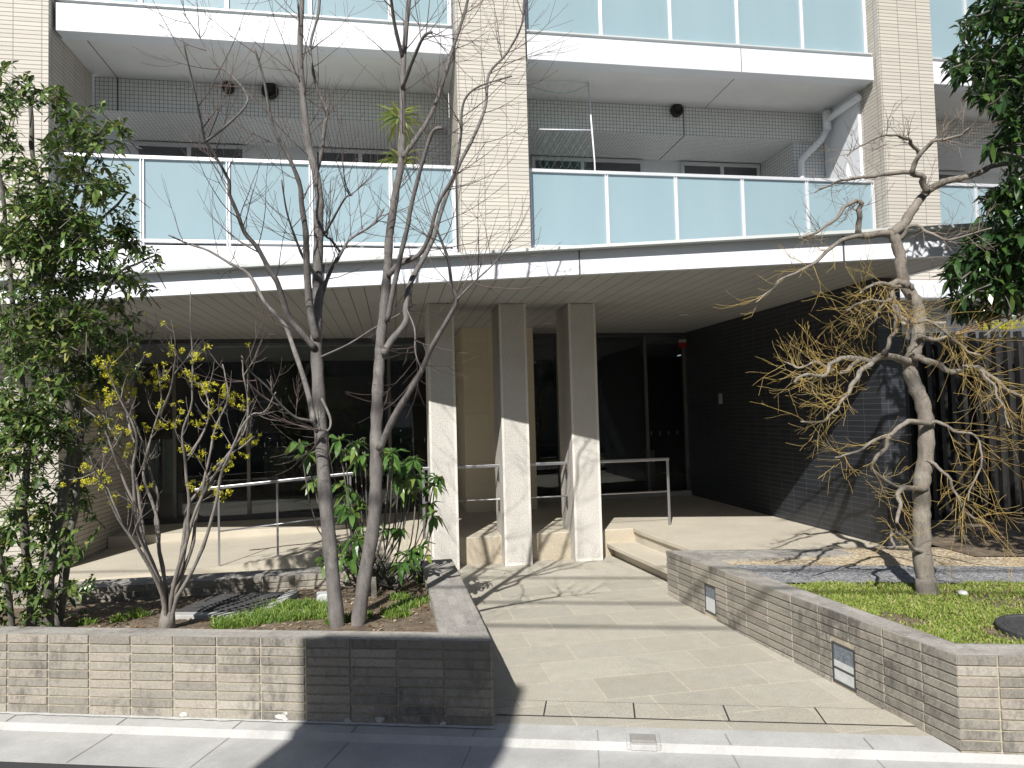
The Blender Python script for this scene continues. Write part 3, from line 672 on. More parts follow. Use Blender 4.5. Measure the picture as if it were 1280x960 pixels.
gm = MB()     # tufts of dwarf lilyturf on the left bed
tufts = [(300,775,.16),(325,768,.15),(345,760,.15),(365,752,.14),(385,752,.12),(395,770,.12),(372,772,.12),(350,775,.12),(432,776,.06),(455,772,.05),(495,772,.08),(490,765,.06),(520,750,.10),(508,757,.09),(500,742,.06),(150,770,.05),(170,760,.04),(175,765,.05),(108,776,.05),(330,750,.1),(400,758,.1),(310,783,.1),(280,785,.06),(420,782,.05)]
for x, y, r_ in tufts:
    c = on_z(x, y, .335)
    for k in range(int(3200*r_)):
        a = random.uniform(0,6.283); rr = r_*math.sqrt(random.random()); q = c+V((math.cos(a)*rr, math.sin(a)*rr*.8, 0))
        if q.y < 3.5+.0 and N.dot(q) < 3.5: continue
        blade(gm, V((q.x,q.y,soil_z(q)-.01)), random.uniform(.025,.06), random.uniform(.002,.004), random.uniform(.01,.05))
tag(gm.build('ground_cover', M['grass_dark']), 'tufts of dark green grass on the soil of the left bed', None, None, 'stuff')
# litter: dry leaves and chips on the soil
gm = MB()
for k in range(2600):
    u, v = random.uniform(-3.6,-.7), random.uniform(3.5,5.5); q = uv_(u, v); 
    if q.x > .2 or q.y > 5.4: continue
    a = random.uniform(0,6.283); L = random.uniform(.006,.02); d = V((math.cos(a),math.sin(a),random.uniform(-.3,.3)))*L; e = V((-math.sin(a),math.cos(a),random.uniform(-.4,.4)))*L*.5
    P = V((q.x,q.y,soil_z(q)+.008)); gm.poly([P-d, P+e, P+d, P-e])
M['litter'] = leaf_mat('litter', [(0,(.10,.05,.025)),(.5,(.26,.17,.09)),(1,(.50,.42,.30))], .8, .1)
tag(gm.build('leaf_litter', M['litter']), 'dry leaf crumbs and chips scattered on the left bed', None, None, 'stuff')

# drainage grating with concrete rim in the left bed
gt = thing('drain_grating', 'dark ridged rectangular grating with pale concrete rim on the left bed', 'grating', (-.95,5.0,.3))
A, B_, C_, D_ = [on_z(x_, y_, z_)*1 for x_, y_, z_ in ((220,766,.325),(318,766,.325),(358,741,.30),(272,744,.30))]
for q_ in (A,B_,C_,D_): q_.z = 0
m = MB()
for k in range(13):
    t0 = k/13; a = A*(1-t0)+D_*t0; b = B_*(1-t0)+C_*t0; m.bar(V((a.x,a.y,.325-.025*t0)), V((b.x,b.y,.325-.025*t0)), .022, .03)
m.build('bars', M['grate'], gt, .003)
m = MB(); m.hexa([V((p_.x,p_.y,.22)) for p_ in (A,B_,C_,D_)], [V((p_.x,p_.y,.308-.025*(i>1))) for i, p_ in enumerate((A,B_,C_,D_))]); m.build('bed', M['black'], gt)
m = MB()
ctr = (A+B_+C_+D_)/4
for a, b in ((A,B_),(B_,C_)):
    d = (b-a).normalized(); o_ = V((d.y,-d.x,0))*.05; m.bar(V((a.x+o_.x-d.x*.03,a.y+o_.y-d.y*.03,.305)), V((b.x+o_.x+d.x*.02,b.y+o_.y+d.y*.02,.305 if a is A else .283)), .07, .06)
m.build('rim', M['concrete'], gt, .004)
q = on_z(402,747,.32); m = MB(); m.obox((q.x+.02,q.y+.03), V((1,.1,0)).normalized(), V((-.1,1,0)).normalized(), .055, .05, .22, .345); tag(m.build('marker_stone', M['lens'], None, .008), 'small pale square marker stone beside the left bare tree', 'stone')
q = on_z(468,742,.31); m = MB(); m.hexa([(q.x-.02,q.y-.015,.22),(q.x+.02,q.y-.015,.22),(q.x+.02,q.y+.015,.22),(q.x-.02,q.y+.015,.22)], [(q.x-.023,q.y-.01,.42),(q.x+.013,q.y-.01,.42),(q.x+.013,q.y+.015,.42),(q.x-.023,q.y+.015,.42)]); tag(m.build('wooden_stake', M['bark_dark'], None, .003), 'short weathered stake beside the right bare tree trunk', 'stake')
m = thing('manhole_cover', 'round dark manhole cover lying in the right lawn', 'manhole cover', (3.2,3.0,.36))
q = MB(); q.lathe((3.2,3.02,.325), [(.225,0),(.225,.035),(.22,.042),(.2,.042),(.195,.036),(.0,.036)], 40); q.build('rim', M['grate'], m, 0, False)
q = MB()
for k in range(-6,7):
    L = math.sqrt(max(0, .19**2-(k*.028)**2)); q.bar((3.2-L,3.02+k*.028,.363),(3.2+L,3.02+k*.028,.363), .012, .006)
q.build('ribs', M['grate'], m)
q = on_z(1203,738,.37); m = MB(); m.lathe((q.x,q.y,.345), [(.025,0),(.03,.01),(.024,.022),(.010,.026)], 7); tag(m.build('white_stone', M['white_mark'], None, 0, True), 'small white stone in the grass beside the crooked tree', 'stone')

# ------------------------------------------------------------ vegetation helpers
def catmull(P, sub):
    out = []
    for i in range(len(P)-1):
        a = P[max(i-1,0)]; b = P[i]; c = P[i+1]; d = P[min(i+2,len(P)-1)]
        for k in range(sub):
            t = k/sub; t2, t3 = t*t, t*t*t
            out.append(.5*((2*b)+(c-a)*t+(2*a-5*b+4*c-d)*t2+(3*b-a-3*c+d)*t3))
    out.append(P[-1]); return out
WOB = .0
def trace(mb, pts, d0, d1, r0_, r1_, n=8, sub=4, wob=None):
    wob = WOB if wob is None else wob
    """limb through photo pixels, its depth running from d0 to d1 metres and its radius from r0 to r1 (photo pixels)"""
    ln = [0]
    for a, b in zip(pts[:-1], pts[1:]): ln.append(ln[-1]+math.hypot(a[0]-b[0], a[1]-b[1]))
    P = [px(x, y, d0+(d1-d0)*l/ln[-1]) for (x, y), l in zip(pts, ln)]
    Q = catmull(P, sub); m_ = len(Q)-1; ph = random.uniform(0, 9)
    rr = []
    for i, q in enumerate(Q):
        t = i/m_; d = d0+(d1-d0)*t; rr.append((r0_+(r1_-r0_)*t**.85)*d/FPX*(1+.07*math.sin(i*1.9+ph)+(.07*math.sin(i*3.1+ph*2) if WOB else 0)))
    Q = [q+V((0,0,0)) if i in (0, m_) else q+V((math.sin(i*1.3+ph), math.cos(i*1.7+ph), 0))*wob for i, q in enumerate(Q)]
    mb.tube(Q, rr, n); return list(zip(Q, rr))
def rnd_dir():
    z = random.uniform(-1,1); a = random.uniform(0,6.283); r_ = math.sqrt(1-z*z); return V((r_*math.cos(a), r_*math.sin(a), z))
def grow(mb, P, d, L, r_, lvl, up=.25, kink=.25, segs=6, kids=(2,4), tips=None, minr=.0009, n=5):
    pts = [P]; rad = [r_]; dirs = [d]; d = d.normalized()
    for i in range(segs):
        d = (d+rnd_dir()*kink*.5+V((0,0,up*.3))).normalized(); P = P+d*(L/segs); pts.append(P); rad.append(max(minr, r_*(1-.75*(i+1)/segs))); dirs.append(d)
    mb.tube(pts, rad, n, False)
    if tips is not None: tips.append((pts[-1], d))
    if lvl > 0:
        for k in range(random.randint(*kids)):
            i = random.randint(1, segs-1); q = dirs[i].cross(rnd_dir())
            if q.length < 1e-3: continue
            grow(mb, pts[i], (dirs[i]*.9+q.normalized()*.75).normalized(), L*random.uniform(.35,.65), rad[i]*.7, lvl-1, up, kink, max(3, segs-1), kids, tips, minr, n)
def twigs(mb, path, t0, n_, L, r_, lvl=1, up=.3, kink=.25, bias=V((0,0,0)), fwd=.6, kids=(2,4), tips=None, t1=1):
    m_ = len(path)
    for k in range(n_):
        i = min(m_-2, int((t0+(t1-t0)*random.random())*(m_-1))); P, rr = path[i]; T = (path[i+1][0]-path[i][0]).normalized()
        q = T.cross(rnd_dir())
        if q.length < 1e-3: continue
        grow(mb, P, (T*fwd+q.normalized()*.8+bias).normalized(), L*random.uniform(.5,1.15), min(r_, rr*.7), lvl, up, kink, 6, kids, tips)
def leaf(mb, P, d, L, W_, droop=.2, fold=.12):
    d = d.normalized(); s_ = d.cross(V((0,0,1)))
    if s_.length < .05: s_ = V((1,0,0))
    s_.normalize(); nn = s_.cross(d); s_ = (s_*math.cos(.5)+nn*random.uniform(-.5,.5)).normalized(); nn = s_.cross(d)
    c = P+d*L*.5-nn*L*fold*.3; t = P+d*L-V((0,0,1))*L*droop; a = P+d*L*.45+s_*W_/2+nn*W_*fold; b = P+d*L*.45-s_*W_/2+nn*W_*fold
    a2 = P+d*L*.75-V((0,0,1))*L*droop*.5+s_*W_*.36; b2 = P+d*L*.75-V((0,0,1))*L*droop*.5-s_*W_*.36
    k = len(mb.v); mb.v += [P, a, c, b, a2, b2, t]
    mb.f += [(k,k+2,k+1),(k,k+3,k+2),(k+1,k+2,k+4),(k+2,k+3,k+5),(k+4,k+2,k+5,k+6)]; mb.uv += [None]*5
def whorl(mb, P, ax, n_, L, W_, tilt=.3, droop=.25):
    ax = ax.normalized(); x = ax.orthogonal().normalized(); y = ax.cross(x); a0 = random.uniform(0, 6.28)
    for k in range(n_):
        a = a0+6.283*k/n_+random.uniform(-.3,.3); d = (x*math.cos(a)+y*math.sin(a))+ax*random.uniform(tilt-.35, tilt+.35)
        l_ = L*random.uniform(.7,1.15); leaf(mb, P, d, l_, W_*random.uniform(.8,1.15)*l_/L, droop*random.uniform(.5,1.4))
# two slender bare trees in the left bed
BT = 'slender bare trees in the left bed'
ta = thing('bare_tree', 'left of two slender bare grey trees, with limbs reaching far left over the balcony glass', 'tree', on_z(422,784,.345), BT)
da = depth(on_z(422,784,.345))
mt, tw = MB(), MB()
L = []
trunk = trace(mt, [(423,790),(421,775),(412,680),(405,600),(400,520),(397,465),(395,430),(396,402),(397,370),(397,335),(398.6,294),(398.6,267),(400,253),(394.5,216),(386,183),(380.5,140),(377.6,107),(375,70),(376,28),(377.6,0),(380,-60),(374,-130)], da, da+.35, 9.8, 2.4, 12, 4)
L.append((trace(mt, [(396,425),(388,390),(384,343),(383,316),(382,289),(377,255),(375,232),(363.6,202),(345,166),(337,140),(330,100),(318,60)], da+.12, da-.35, 5.32, 1.20), .45))
L.append((trace(mt, [(393,435),(374,413),(361,397),(347,354),(338,340),(322,310),(306,291),(297,267),(287,243),(286,226),(268,193),(256,174),(252,154),(242,109),(229,52)], da+.1, da-.7, 4.18, 0.96), .35))
L.append((trace(mt, [(258,176),(284,156),(310,125),(289,94),(268,78),(250,47),(229,16)], da-.5, da-.3, 1.82, 0.72), .2))
L.append((trace(mt, [(392,527),(384,487),(367,435),(355,405),(331,378),(311,343),(287,329),(260,313),(236,305),(211,294)], da+.05, da+.75, 3.80, 0.96), .3))
L.append((trace(mt, [(401,375),(407,354),(415,335),(426,316),(439,298),(466,281),(480,262)], da+.2, da+.6, 3.04, 0.96), .3))
L.append((trace(mt, [(426,316),(414,300),(409,297),(404,292)], da+.4, da+.3, 1.82, 0.96), .6))
L.append((trace(mt, [(400,300),(410,285),(420,267),(432,247),(440,244)], da+.25, da-.1, 1.98, 0.96), .3))
L.append((trace(mt, [(395,216),(401.5,191),(405.8,157),(408.5,138),(397,112),(389,76),(389,50),(398.7,14),(400,-30)], da+.3, da+.55, 3.04, 1.28), .3))
L.append((trace(mt, [(404,354),(382,327),(371,302),(359,267),(352,225)], da+.15, da-.25, 2.28, 0.80), .3))
L.append((trace(mt, [(401,446),(436,430),(466,411),(493,396),(520,380)], da+.1, da+.45, 1.22, 0.56), .2))
L.append((trace(mt, [(396,540),(390,527),(370,522),(350,505),(335,485),(314,465),(302,445)], da, da-.45, 2.28, 0.80), .3))
L.append((trace(mt, [(402,498),(412,520),(413,533),(408,540)], da, da-.1, 1.90, 1.12), .9))
for p_, t0 in L: twigs(tw, p_, t0, 7, .42, .0028, 1, .35, .22)
twigs(tw, trunk, .62, 16, .5, .0034, 1, .3, .22)
twigs(tw, L[1][0], .2, 12, .55, .003, 1, .45, .2); twigs(tw, L[4][0], .2, 12, .5, .003, 1, .35, .2)
mt.build('trunk', M['bark_grey'], ta, 0, True); tw.build('twigs', M['twig_red'], ta, 0, True)
tb = thing('bare_tree', 'right of two slender bare grey trees, its low branch slanting across the left stone column', 'tree', on_z(448,782,.345), BT)
db = depth(on_z(448,782,.345))
mt, tw = MB(), MB(); L = []
trunk = trace(mt, [(446,790),(449,770),(456,720),(467,655),(470,605),(470,555),(471,517),(472.5,480),(474.5,451),(476,424),(480,389),(482.6,356),(485,329),(486.7,294),(493,253),(496,232),(500,214),(503,183),(503,126),(504,84),(506,56),(511,0),(516,-60),(512,-120)], db, db+.25, 9.8, 2.3, 12, 4)
L.append((trace(mt, [(474,562),(492,522),(507,497),(526,465),(542,430),(564,392),(571,375),(565,359),(560,324),(550,297),(546,286)], db, db-.55, 4.56, 1.28), .5))
L.append((trace(mt, [(571,375),(591,354),(615,332),(640,305)], db-.4, db-.55, 1.52, 0.64), .1))
L.append((trace(mt, [(479,443),(488,427),(507,403),(507,386),(512,356),(526,329),(542,297),(553,259),(573,208),(593,169),(607,132),(611,93),(633,67),(652,31),(655,-10)], db+.05, db+.55, 4.56, 0.96), .4))
L.append((trace(mt, [(485,345),(500,330),(523,319),(537,294),(547,256),(567,219),(576,169),(577,141),(583,121),(601,107),(640,95)], db+.1, db-.35, 3.80, 0.96), .4))
L.append((trace(mt, [(484,402),(493,356),(501.5,316),(510,281),(513,262),(522,225),(534,183),(542,163),(553,160)], db+.08, db-.2, 3.50, 2.08), .5))
L.append((trace(mt, [(503,197),(525,166),(534,152),(548,121),(562,73),(576,31),(584,3),(590,-40)], db+.15, db+.4, 3.19, 1.60), .4))
L.append((trace(mt, [(503,110),(517,73),(529.5,46),(540,40)], db+.17, db-.1, 2.66, 1.60), .6))
L.append((trace(mt, [(504,75),(494,34),(489,0),(486,-40)], db+.2, db-.1, 2.58, 1.60), .3))
L.append((trace(mt, [(505,380),(518,410),(519,440),(528,465)], db, db-.25, 1.14, 0.72), .2))
for p_, t0 in L: twigs(tw, p_, t0, 8, .45, .0028, 1, .35, .22)
twigs(tw, trunk, .6, 16, .5, .0034, 1, .3, .22)
twigs(tw, L[2][0], .3, 14, .5, .0028, 1, .2, .2)
mt.build('trunk', M['bark_grey'], tb, 0, True); tw.build('twigs', M['twig_red'], tb, 0, True)

# crooked Japanese maple in the right bed
tm = thing('maple_tree', 'crooked leafless tree with yellow twigs standing in the right lawn', 'tree', on_z(1157,738,.36))
dm = depth(on_z(1157,738,.36)); WOB = .007
mt, tw, ty = MB(), MB(), MB(); L = []
trunk = trace(mt, [(1160,748),(1158,735),(1153,693),(1152,657),(1152,629),(1152,600),(1156,581),(1158,544),(1156,516),(1149,493),(1139,470),(1138,451),(1145,434),(1149,406),(1146,380),(1136,364),(1127,344),(1125,321),(1120,302),(1114,290)], dm, dm+.1, 11.5, 6.2, 14, 4, .002)
mt.tube([px(1160,752,dm), px(1159,738,dm), px(1156,722,dm)], [.078,.064,.052], 14)
up_ = trace(mt, [(1114,292),(1128,282),(1139,265),(1146,255),(1157,241),(1178,228),(1200,223),(1222,217),(1243,207),(1271,204),(1300,207)], dm+.1, dm+.3, 6.80, 2.40, 10, 4, .003); L.append((up_, .3, 6))
L.append((trace(mt, [(1157,240),(1153,222),(1140,214),(1149,195),(1165,177),(1178,175),(1200,169),(1212,160)], dm+.1, dm-.2, 4.40, 1.20), .4, 8))
L.append((trace(mt, [(1141,215),(1113,217),(1086,221),(1054,225),(1036,232),(1018,241)], dm+.1, dm+.5, 3.04, 0.80), .2, 10))
L.append((trace(mt, [(1149,196),(1140,179),(1127,171),(1108,169),(1081,179),(1059,195)], dm, dm-.35, 2.72, 0.80), .2, 9))
L.append((trace(mt, [(1114,292),(1100,292),(1077,295),(1073,282),(1075,262),(1073,251),(1058,257),(1044,274),(1021,290),(999,298)], dm+.1, dm-.3, 5.20, 1.28), .4, 10))
L.append((trace(mt, [(1078,295),(1066,296),(1044,305),(1024,324),(1004,337),(979,348),(962,364),(945,378)], dm-.05, dm-.5, 3.36, 0.80), .3, 10))
L.append((trace(mt, [(1138,360),(1136,357),(1114,358),(1103,354),(1086,358),(1075,367)], dm, dm-.35, 4.40, 1.28), .4, 8))
L.append((trace(mt, [(1134,357),(1122,352),(1112,358),(1115,366),(1120,383),(1131,400),(1145,403),(1162,402),(1187,420),(1207,437),(1225,445)], dm-.08, dm-.25, 4.40, 1.28), .4, 8))
L.append((trace(mt, [(1118,372),(1106,378),(1089,375),(1072,380),(1058,388)], dm-.1, dm-.4, 2.56, 0.96), .2, 10))
L.append((trace(mt, [(1113,366),(1100,386),(1089,406),(1074,414)], dm-.1, dm-.05, 2.24, 0.80), .3, 7))
low = trace(mt, [(1140,455),(1134,451),(1106,445),(1089,451),(1075,449),(1052,448),(1038,456),(1030,470),(1007,468),(993,478)], dm+.05, dm-.45, 5.60, 1.60); L.append((low, .3, 12))
L.append((trace(mt, [(1103,444),(1114,423),(1120,409),(1118,392),(1117,380)], dm-.1, dm-.15, 2.88, 1.60), .2, 5))
L.append((trace(mt, [(1089,454),(1073,468),(1063,487),(1052,501),(1044,513),(1027,527),(1001,527)], dm-.15, dm-.5, 3.68, 1.04), .3, 10))
L.append((trace(mt, [(1074,450),(1055,465),(1040,463),(1020,452),(1000,460),(980,452)], dm-.2, dm-.1, 3.20, 0.96), .3, 12))
rl_ = trace(mt, [(1142,446),(1151,448),(1173,456),(1190,465),(1212,458),(1232,465),(1255,485),(1277,496),(1300,510)], dm, dm-.35, 4.80, 1.92); L.append((rl_, .3, 10))
L.append((trace(mt, [(1225,462),(1240,480),(1252,505),(1262,535)], dm-.2, dm-.4, 2.24, 0.96), .3, 7))
L.append((trace(mt, [(1163,530),(1134,527),(1117,541),(1094,550),(1072,564),(1044,572)], dm, dm-.4, 3.84, 1.12), .4, 8))
L.append((trace(mt, [(1112,545),(1103,565),(1089,581),(1103,598),(1125,609),(1147,613)], dm-.2, dm, 2.88, 1.60), .3, 5))
L.append((trace(mt, [(1157,612),(1125,611),(1125,629),(1121,654)], dm, dm-.25, 4.00, 2.00), .3, 5))
L.append((trace(mt, [(1156,690),(1140,684),(1125,668),(1114,668),(1118,684)], dm, dm-.25, 3.20, 1.60), .3, 5))
L.append((trace(mt, [(1160,530),(1173,527),(1193,539),(1218,544),(1227,570),(1210,626)], dm, dm-.4, 2.56, 0.96), .3, 8))
L.append((trace(mt, [(1158,575),(1179,589),(1193,612),(1207,640),(1232,653)], dm, dm-.3, 2.40, 0.96), .3, 8))
L.append((trace(mt, [(1150,420),(1170,425),(1200,415),(1235,400),(1275,395)], dm, dm+.3, 3.20, 1.28), .3, 9))
L.append((trace(mt, [(1124,300),(1140,282),(1160,290),(1185,300),(1215,292),(1240,285)], dm+.1, dm-.2, 2.72, 0.96), .3, 9))
for k, (p_, t0, nn_) in enumerate(L):
    y0_ = p_[-1][0].z
    if y0_ > 2.15: twigs(tw, p_, t0, nn_+10, .22, .0022, 1, .25, .45, V((0,0,.1)), .6, (2,4))
    else: twigs(ty, p_, t0, nn_+3, .25, .0021, 1, .05, .5, V((0,-.1,.05)), .7, (2,4))
for a, b, c_ in ((10,.3,18),(13,.2,16),(14,.2,12),(8,.2,10),(12,.3,12)): twigs(ty, L[a][0], b, c_, .24, .0021, 1, .1, .5, V((0,0,.1)), .6, (2,5))
for a, c_ in ((14,12),(20,12),(21,9),(22,16),(7,12)): twigs(ty, L[a][0], .25, c_, .42, .0022, 1, -.05, .3, cr*.5, .8, (2,4))
mt.build('trunk', M['bark_pale'], tm, 0, True); tw.build('upper_twigs', M['twig_tan'], tm, 0, True); ty.build('lower_twigs', M['twig_yellow'], tm, 0, True)

WOB = .003
# yellow blossoming shrub in the left bed
ts = thing('flowering_shrub', 'leafless many-stemmed shrub with small yellow blossoms behind the planter wall', 'shrub', on_z(208,784,.345))
ds = depth(on_z(208,784,.345)); mt, fl = MB(), MB(); tips = []
stems = [[(206,782),(204,745),(170,680),(155,660),(125,600),(112,570)],[(208,780),(205,740),(185,690),(168,630),(150,590),(130,535),(105,510)],[(209,780),(200,730),(172,660),(167,590),(170,540),(150,500),(132,455)],
 [(212,780),(207,735),(200,690),(195,640),(180,600),(185,560),(200,510),(200,470)],[(212,782),(215,740),(232,680),(236,640),(233,590),(228,545),(240,500),(240,445),(238,365)],
 [(212,782),(216,750),(238,690),(247,640),(258,590),(268,540),(285,495),(278,455)],[(213,782),(222,745),(240,715),(265,650),(275,600),(290,560),(312,520),(330,515),(345,490)],
 [(212,782),(214,740),(228,705),(240,650),(270,590),(295,555),(310,525),(305,470),(302,450)],[(210,780),(206,740),(202,700),(195,660),(197,620),(185,580),(172,535),(152,490),(137,455)],
 [(209,782),(203,740),(185,700),(178,660),(170,600),(140,540),(118,505),(90,470)],[(212,780),(216,735),(228,690),(233,640),(250,610),(272,580),(300,560),(318,545)],[(155,660),(140,625),(125,585),(105,560),(98,545)],[(170,560),(160,520),(165,480),(190,420),(192,410)],[(200,520),(215,480),(220,440)],[(235,570),(252,545),(262,510),(250,478)]]
sp = []
for i, s_ in enumerate(stems):
    sp.append(trace(mt, s_, ds, ds+random.uniform(-.5,.5), 3.1 if i < 11 else 1.7, .7, 7, 4))
mt.tube([px(208,792,ds), px(209,775,ds), px(211,755,ds)], [.05,.042,.03], 10)
for p_ in sp: twigs(mt, p_, .45, 6, .22, .003, 1, .3, .3, V((0,0,.1)), .7, (1,2), tips)
def blossom(mb, P, r_):
    for k in range(int(34*r_/.03)):
        q = P+rnd_dir()*r_*random.random()**.5; d = (rnd_dir()+(q-P)/max(r_,.001)*.6).normalized()*random.uniform(.005,.010); e = d.cross(rnd_dir()).normalized()*.0024
        mb.poly([q-d, q+e, q+d, q-e])
yb = MB()
for k in range(420):
    t_ = random.random(); q = V((6.02+1.6*t_, 6.3-.2*t_+random.uniform(-.05,.05), 2.285+random.uniform(-.042,.042)))
    if mathutils.noise.noise(V((q.x*14,q.z*20,1))) > .28: continue
    blossom(yb, q, .018)
tag(yb.build('flower_hedge', M['petal']), 'narrow strip of bright yellow blossom along the top of the dark slat fence', 'flowers')
cl = [(94,532),(112,497),(122,535),(128,530),(140,505),(160,490),(140,487),(200,504),(175,537),(152,540),(205,535),(212,528),(222,505),(232,522),(245,532),(255,485),(262,517),(268,512),(280,490),(284,497),(295,500),(300,508),(272,540),(295,557),(310,565),(312,549),(318,545),(277,582),(284,576),(240,607),(270,620),(278,616),(112,587),(127,600),(86,600),(139,621),(112,606),(120,596),(160,561),(235,561),(247,567),(255,612),(134,549),(217,439),(236,442),(200,467),(203,476),(236,470),(249,481),(255,490),(282,492),(154,447),(130,450),(138,467),(160,473),(150,480),(122,462),(111,494),(135,496),(160,492),(263,484),(103,481),(253,440),(190,480),(172,470)]
allp = [q for p_ in sp for q, _ in p_]
for x, y in cl:
    best = min((q for q in allp), key=lambda q: (640+FPX*(q-CAM).dot(cr)/(q-CAM).dot(cf)-x)**2+(480-FPX*(q-CAM).dot(cu)/(q-CAM).dot(cf)-y)**2)
    c = px(x, y, depth(best)+random.uniform(-.05,.05))
    mt.tube([best, (best+c)/2+V((0,0,-.01)), c], [.003,.0025,.002], 5, False)
    for k in range(random.randint(3,5)): blossom(fl, c+rnd_dir()*.036, random.uniform(.012,.024))
for P, d in tips:
    if random.random() < .10 and P.z > 1.0: blossom(fl, P, .018)
mt.build('stem', M['stem_grey'], ts, 0, True); fl.build('blossom', M['petal'], ts)

# evergreen tree at the far left
te = thing('evergreen_tree', 'leafy evergreen tree with several thin trunks at the left end of the planter', 'tree', on_z(60,784,.345))
de = depth(on_z(60,784,.345)); mt, lf = MB(), MB(); tips = []
tr = [trace(mt, [(58,790),(60,760),(62,700),(75,640),(85,590),(90,560),(85,500),(75,440),(60,380),(55,300),(48,240),(40,180),(38,120)], de, de+.1, 8, 2.5, 10),
      trace(mt, [(40,790),(40,740),(32,690),(30,620),(35,560),(30,500),(22,420),(12,340),(5,260),(-5,180)], de+.05, de-.1, 6.5, 2, 9),
      trace(mt, [(70,790),(78,740),(85,690),(92,640),(100,560),(98,500),(90,440),(88,380),(95,310),(105,250),(112,205)], de+.12, de+.4, 6, 2, 9),
      trace(mt, [(16,790),(12,750),(2,700),(-12,640),(-20,560)], de-.05, de-.3, 4, 2, 8),
      trace(mt, [(60,360),(80,315),(110,290),(140,262),(160,240)], de+.1, de+.35, 3, 1.2, 7), trace(mt, [(56,300),(85,260),(100,220),(118,180),(135,150)], de+.1, de-.2, 3, 1.2, 7),
      trace(mt, [(90,440),(120,390),(145,345),(170,330),(198,318)], de+.3, de+.5, 2.6, 1, 7), trace(mt, [(95,480),(125,450),(160,425),(195,415)], de+.3, de+.1, 2.6, 1, 7)]
regions = [(30,112,26,16,18),(10,160,20,40,16),(75,135,12,18,10),(125,160,30,26,28),(92,190,40,35,50),(120,215,40,22,36),(30,235,40,36,48),(70,280,50,40,80),(140,238,26,12,16),(150,275,22,12,14),(20,320,42,45,80),(90,330,45,35,70),(138,300,28,12,16),(188,318,16,10,10),(152,340,18,14,14),(60,395,70,42,120),(165,352,20,14,12),(165,418,34,12,22),(130,395,30,20,26),(30,470,55,50,110),(95,470,45,40,70),(140,455,28,18,22),(20,545,50,40,70),(55,530,40,30,44),(110,540,30,25,24),(15,610,40,40,44),(95,600,24,24,18),(100,625,18,14,12),(20,690,45,40,50),(60,660,30,30,24),(75,700,25,25,16),(10,740,30,30,22),(55,740,25,22,16),(95,735,14,14,8),(60,770,25,12,10)]
for x, y, rx, ry, n_ in regions:
    for k in range(int(n_*(.50 if x <= 75 else .38))):
        a = random.uniform(0,6.283); q = math.sqrt(random.random()); X, Y = x+math.cos(a)*rx*q, y+math.sin(a)*ry*q
        dd = de+random.uniform(-.45,.45)+(.3 if x > 90 and y > 400 else .12 if y > 640 else 0); dd = max(dd, de-.1) if y > 640 else dd; P = px(X, Y, dd); d = V((random.uniform(-.8,.8),random.uniform(-.9,.3),random.uniform(.0,.9))).normalized()
        if y < 640: mt.tube([P-d*.16+V((0,0,-.03)), P-d*.05, P+d*.05], [.0032,.0025,.0015], 4, False)
        for w_ in range(random.randint(3,5)):
            Q = P+d*random.uniform(-.09,.06)+rnd_dir()*.04
            whorl(lf, Q, (d*.8+rnd_dir()*.5+V((0,-.2,.5))).normalized(), random.randint(5,8), random.choice((.042,.055,.065,.08))*random.uniform(.9,1.1), .024, .15, .3)
mt.build('trunk', M['bark_dark'], te, 0, True); lf.build('crown', M['leaf_left'], te)

# rhododendron between the bare trees and the path
th = thing('rhododendron_bush', 'low broad-leaved bush with large drooping leaves beside the bare trunks', 'bush', on_z(475,735,.3))
dh = depth(on_z(475,735,.3)); mt, lf, bu = MB(), MB(), MB()
wh = [(375,560),(384,574),(425,556),(432,570),(445,580),(455,575),(447,560),(487,571),(484,590),(500,588),(512,582),(520,602),(518,580),(497,610),(507,622),(526,618),(545,603),(541,613),(536,637),(541,650),(428,612),(392,608),(436,622),(430,640),(440,648),(452,635),(490,572),(500,668),(480,668),(525,690),(500,712),(515,718),(425,690),(432,700),(405,706),(445,680),(450,670),(455,695),(528,700),(470,720),(440,716),(510,700),(505,600)]
for x, y in wh:
    dd = dh+random.uniform(-.28,.25); P = px(x, y-6, dd); ax = V((random.uniform(-.4,.4),random.uniform(-.6,.1),1)).normalized()
    whorl(lf, P, ax, random.randint(7,10), random.uniform(.10,.135), .046, -.05, .5)
    bu.lathe(P, [(.003,0),(.008,.008),(.006,.018),(.001,.026)], 6, ax)
    root = px(random.choice((455,470,492)), 735, dh+.1); mid = (P+root)/2+V(((P.x-root.x)*.25, (P.y-root.y)*.2, -.06)); mt.tube(catmull([root, mid, P-ax*.02, P], 3), [.006]*3+[.005]*3+[.004]*3+[.003], 6, False)
mt.build('stem', M['bark_dark'], th, 0, True); lf.build('foliage', M['leaf_rhodo'], th); bu.build('bud', M['leaf_rhodo'], th, 0, True)

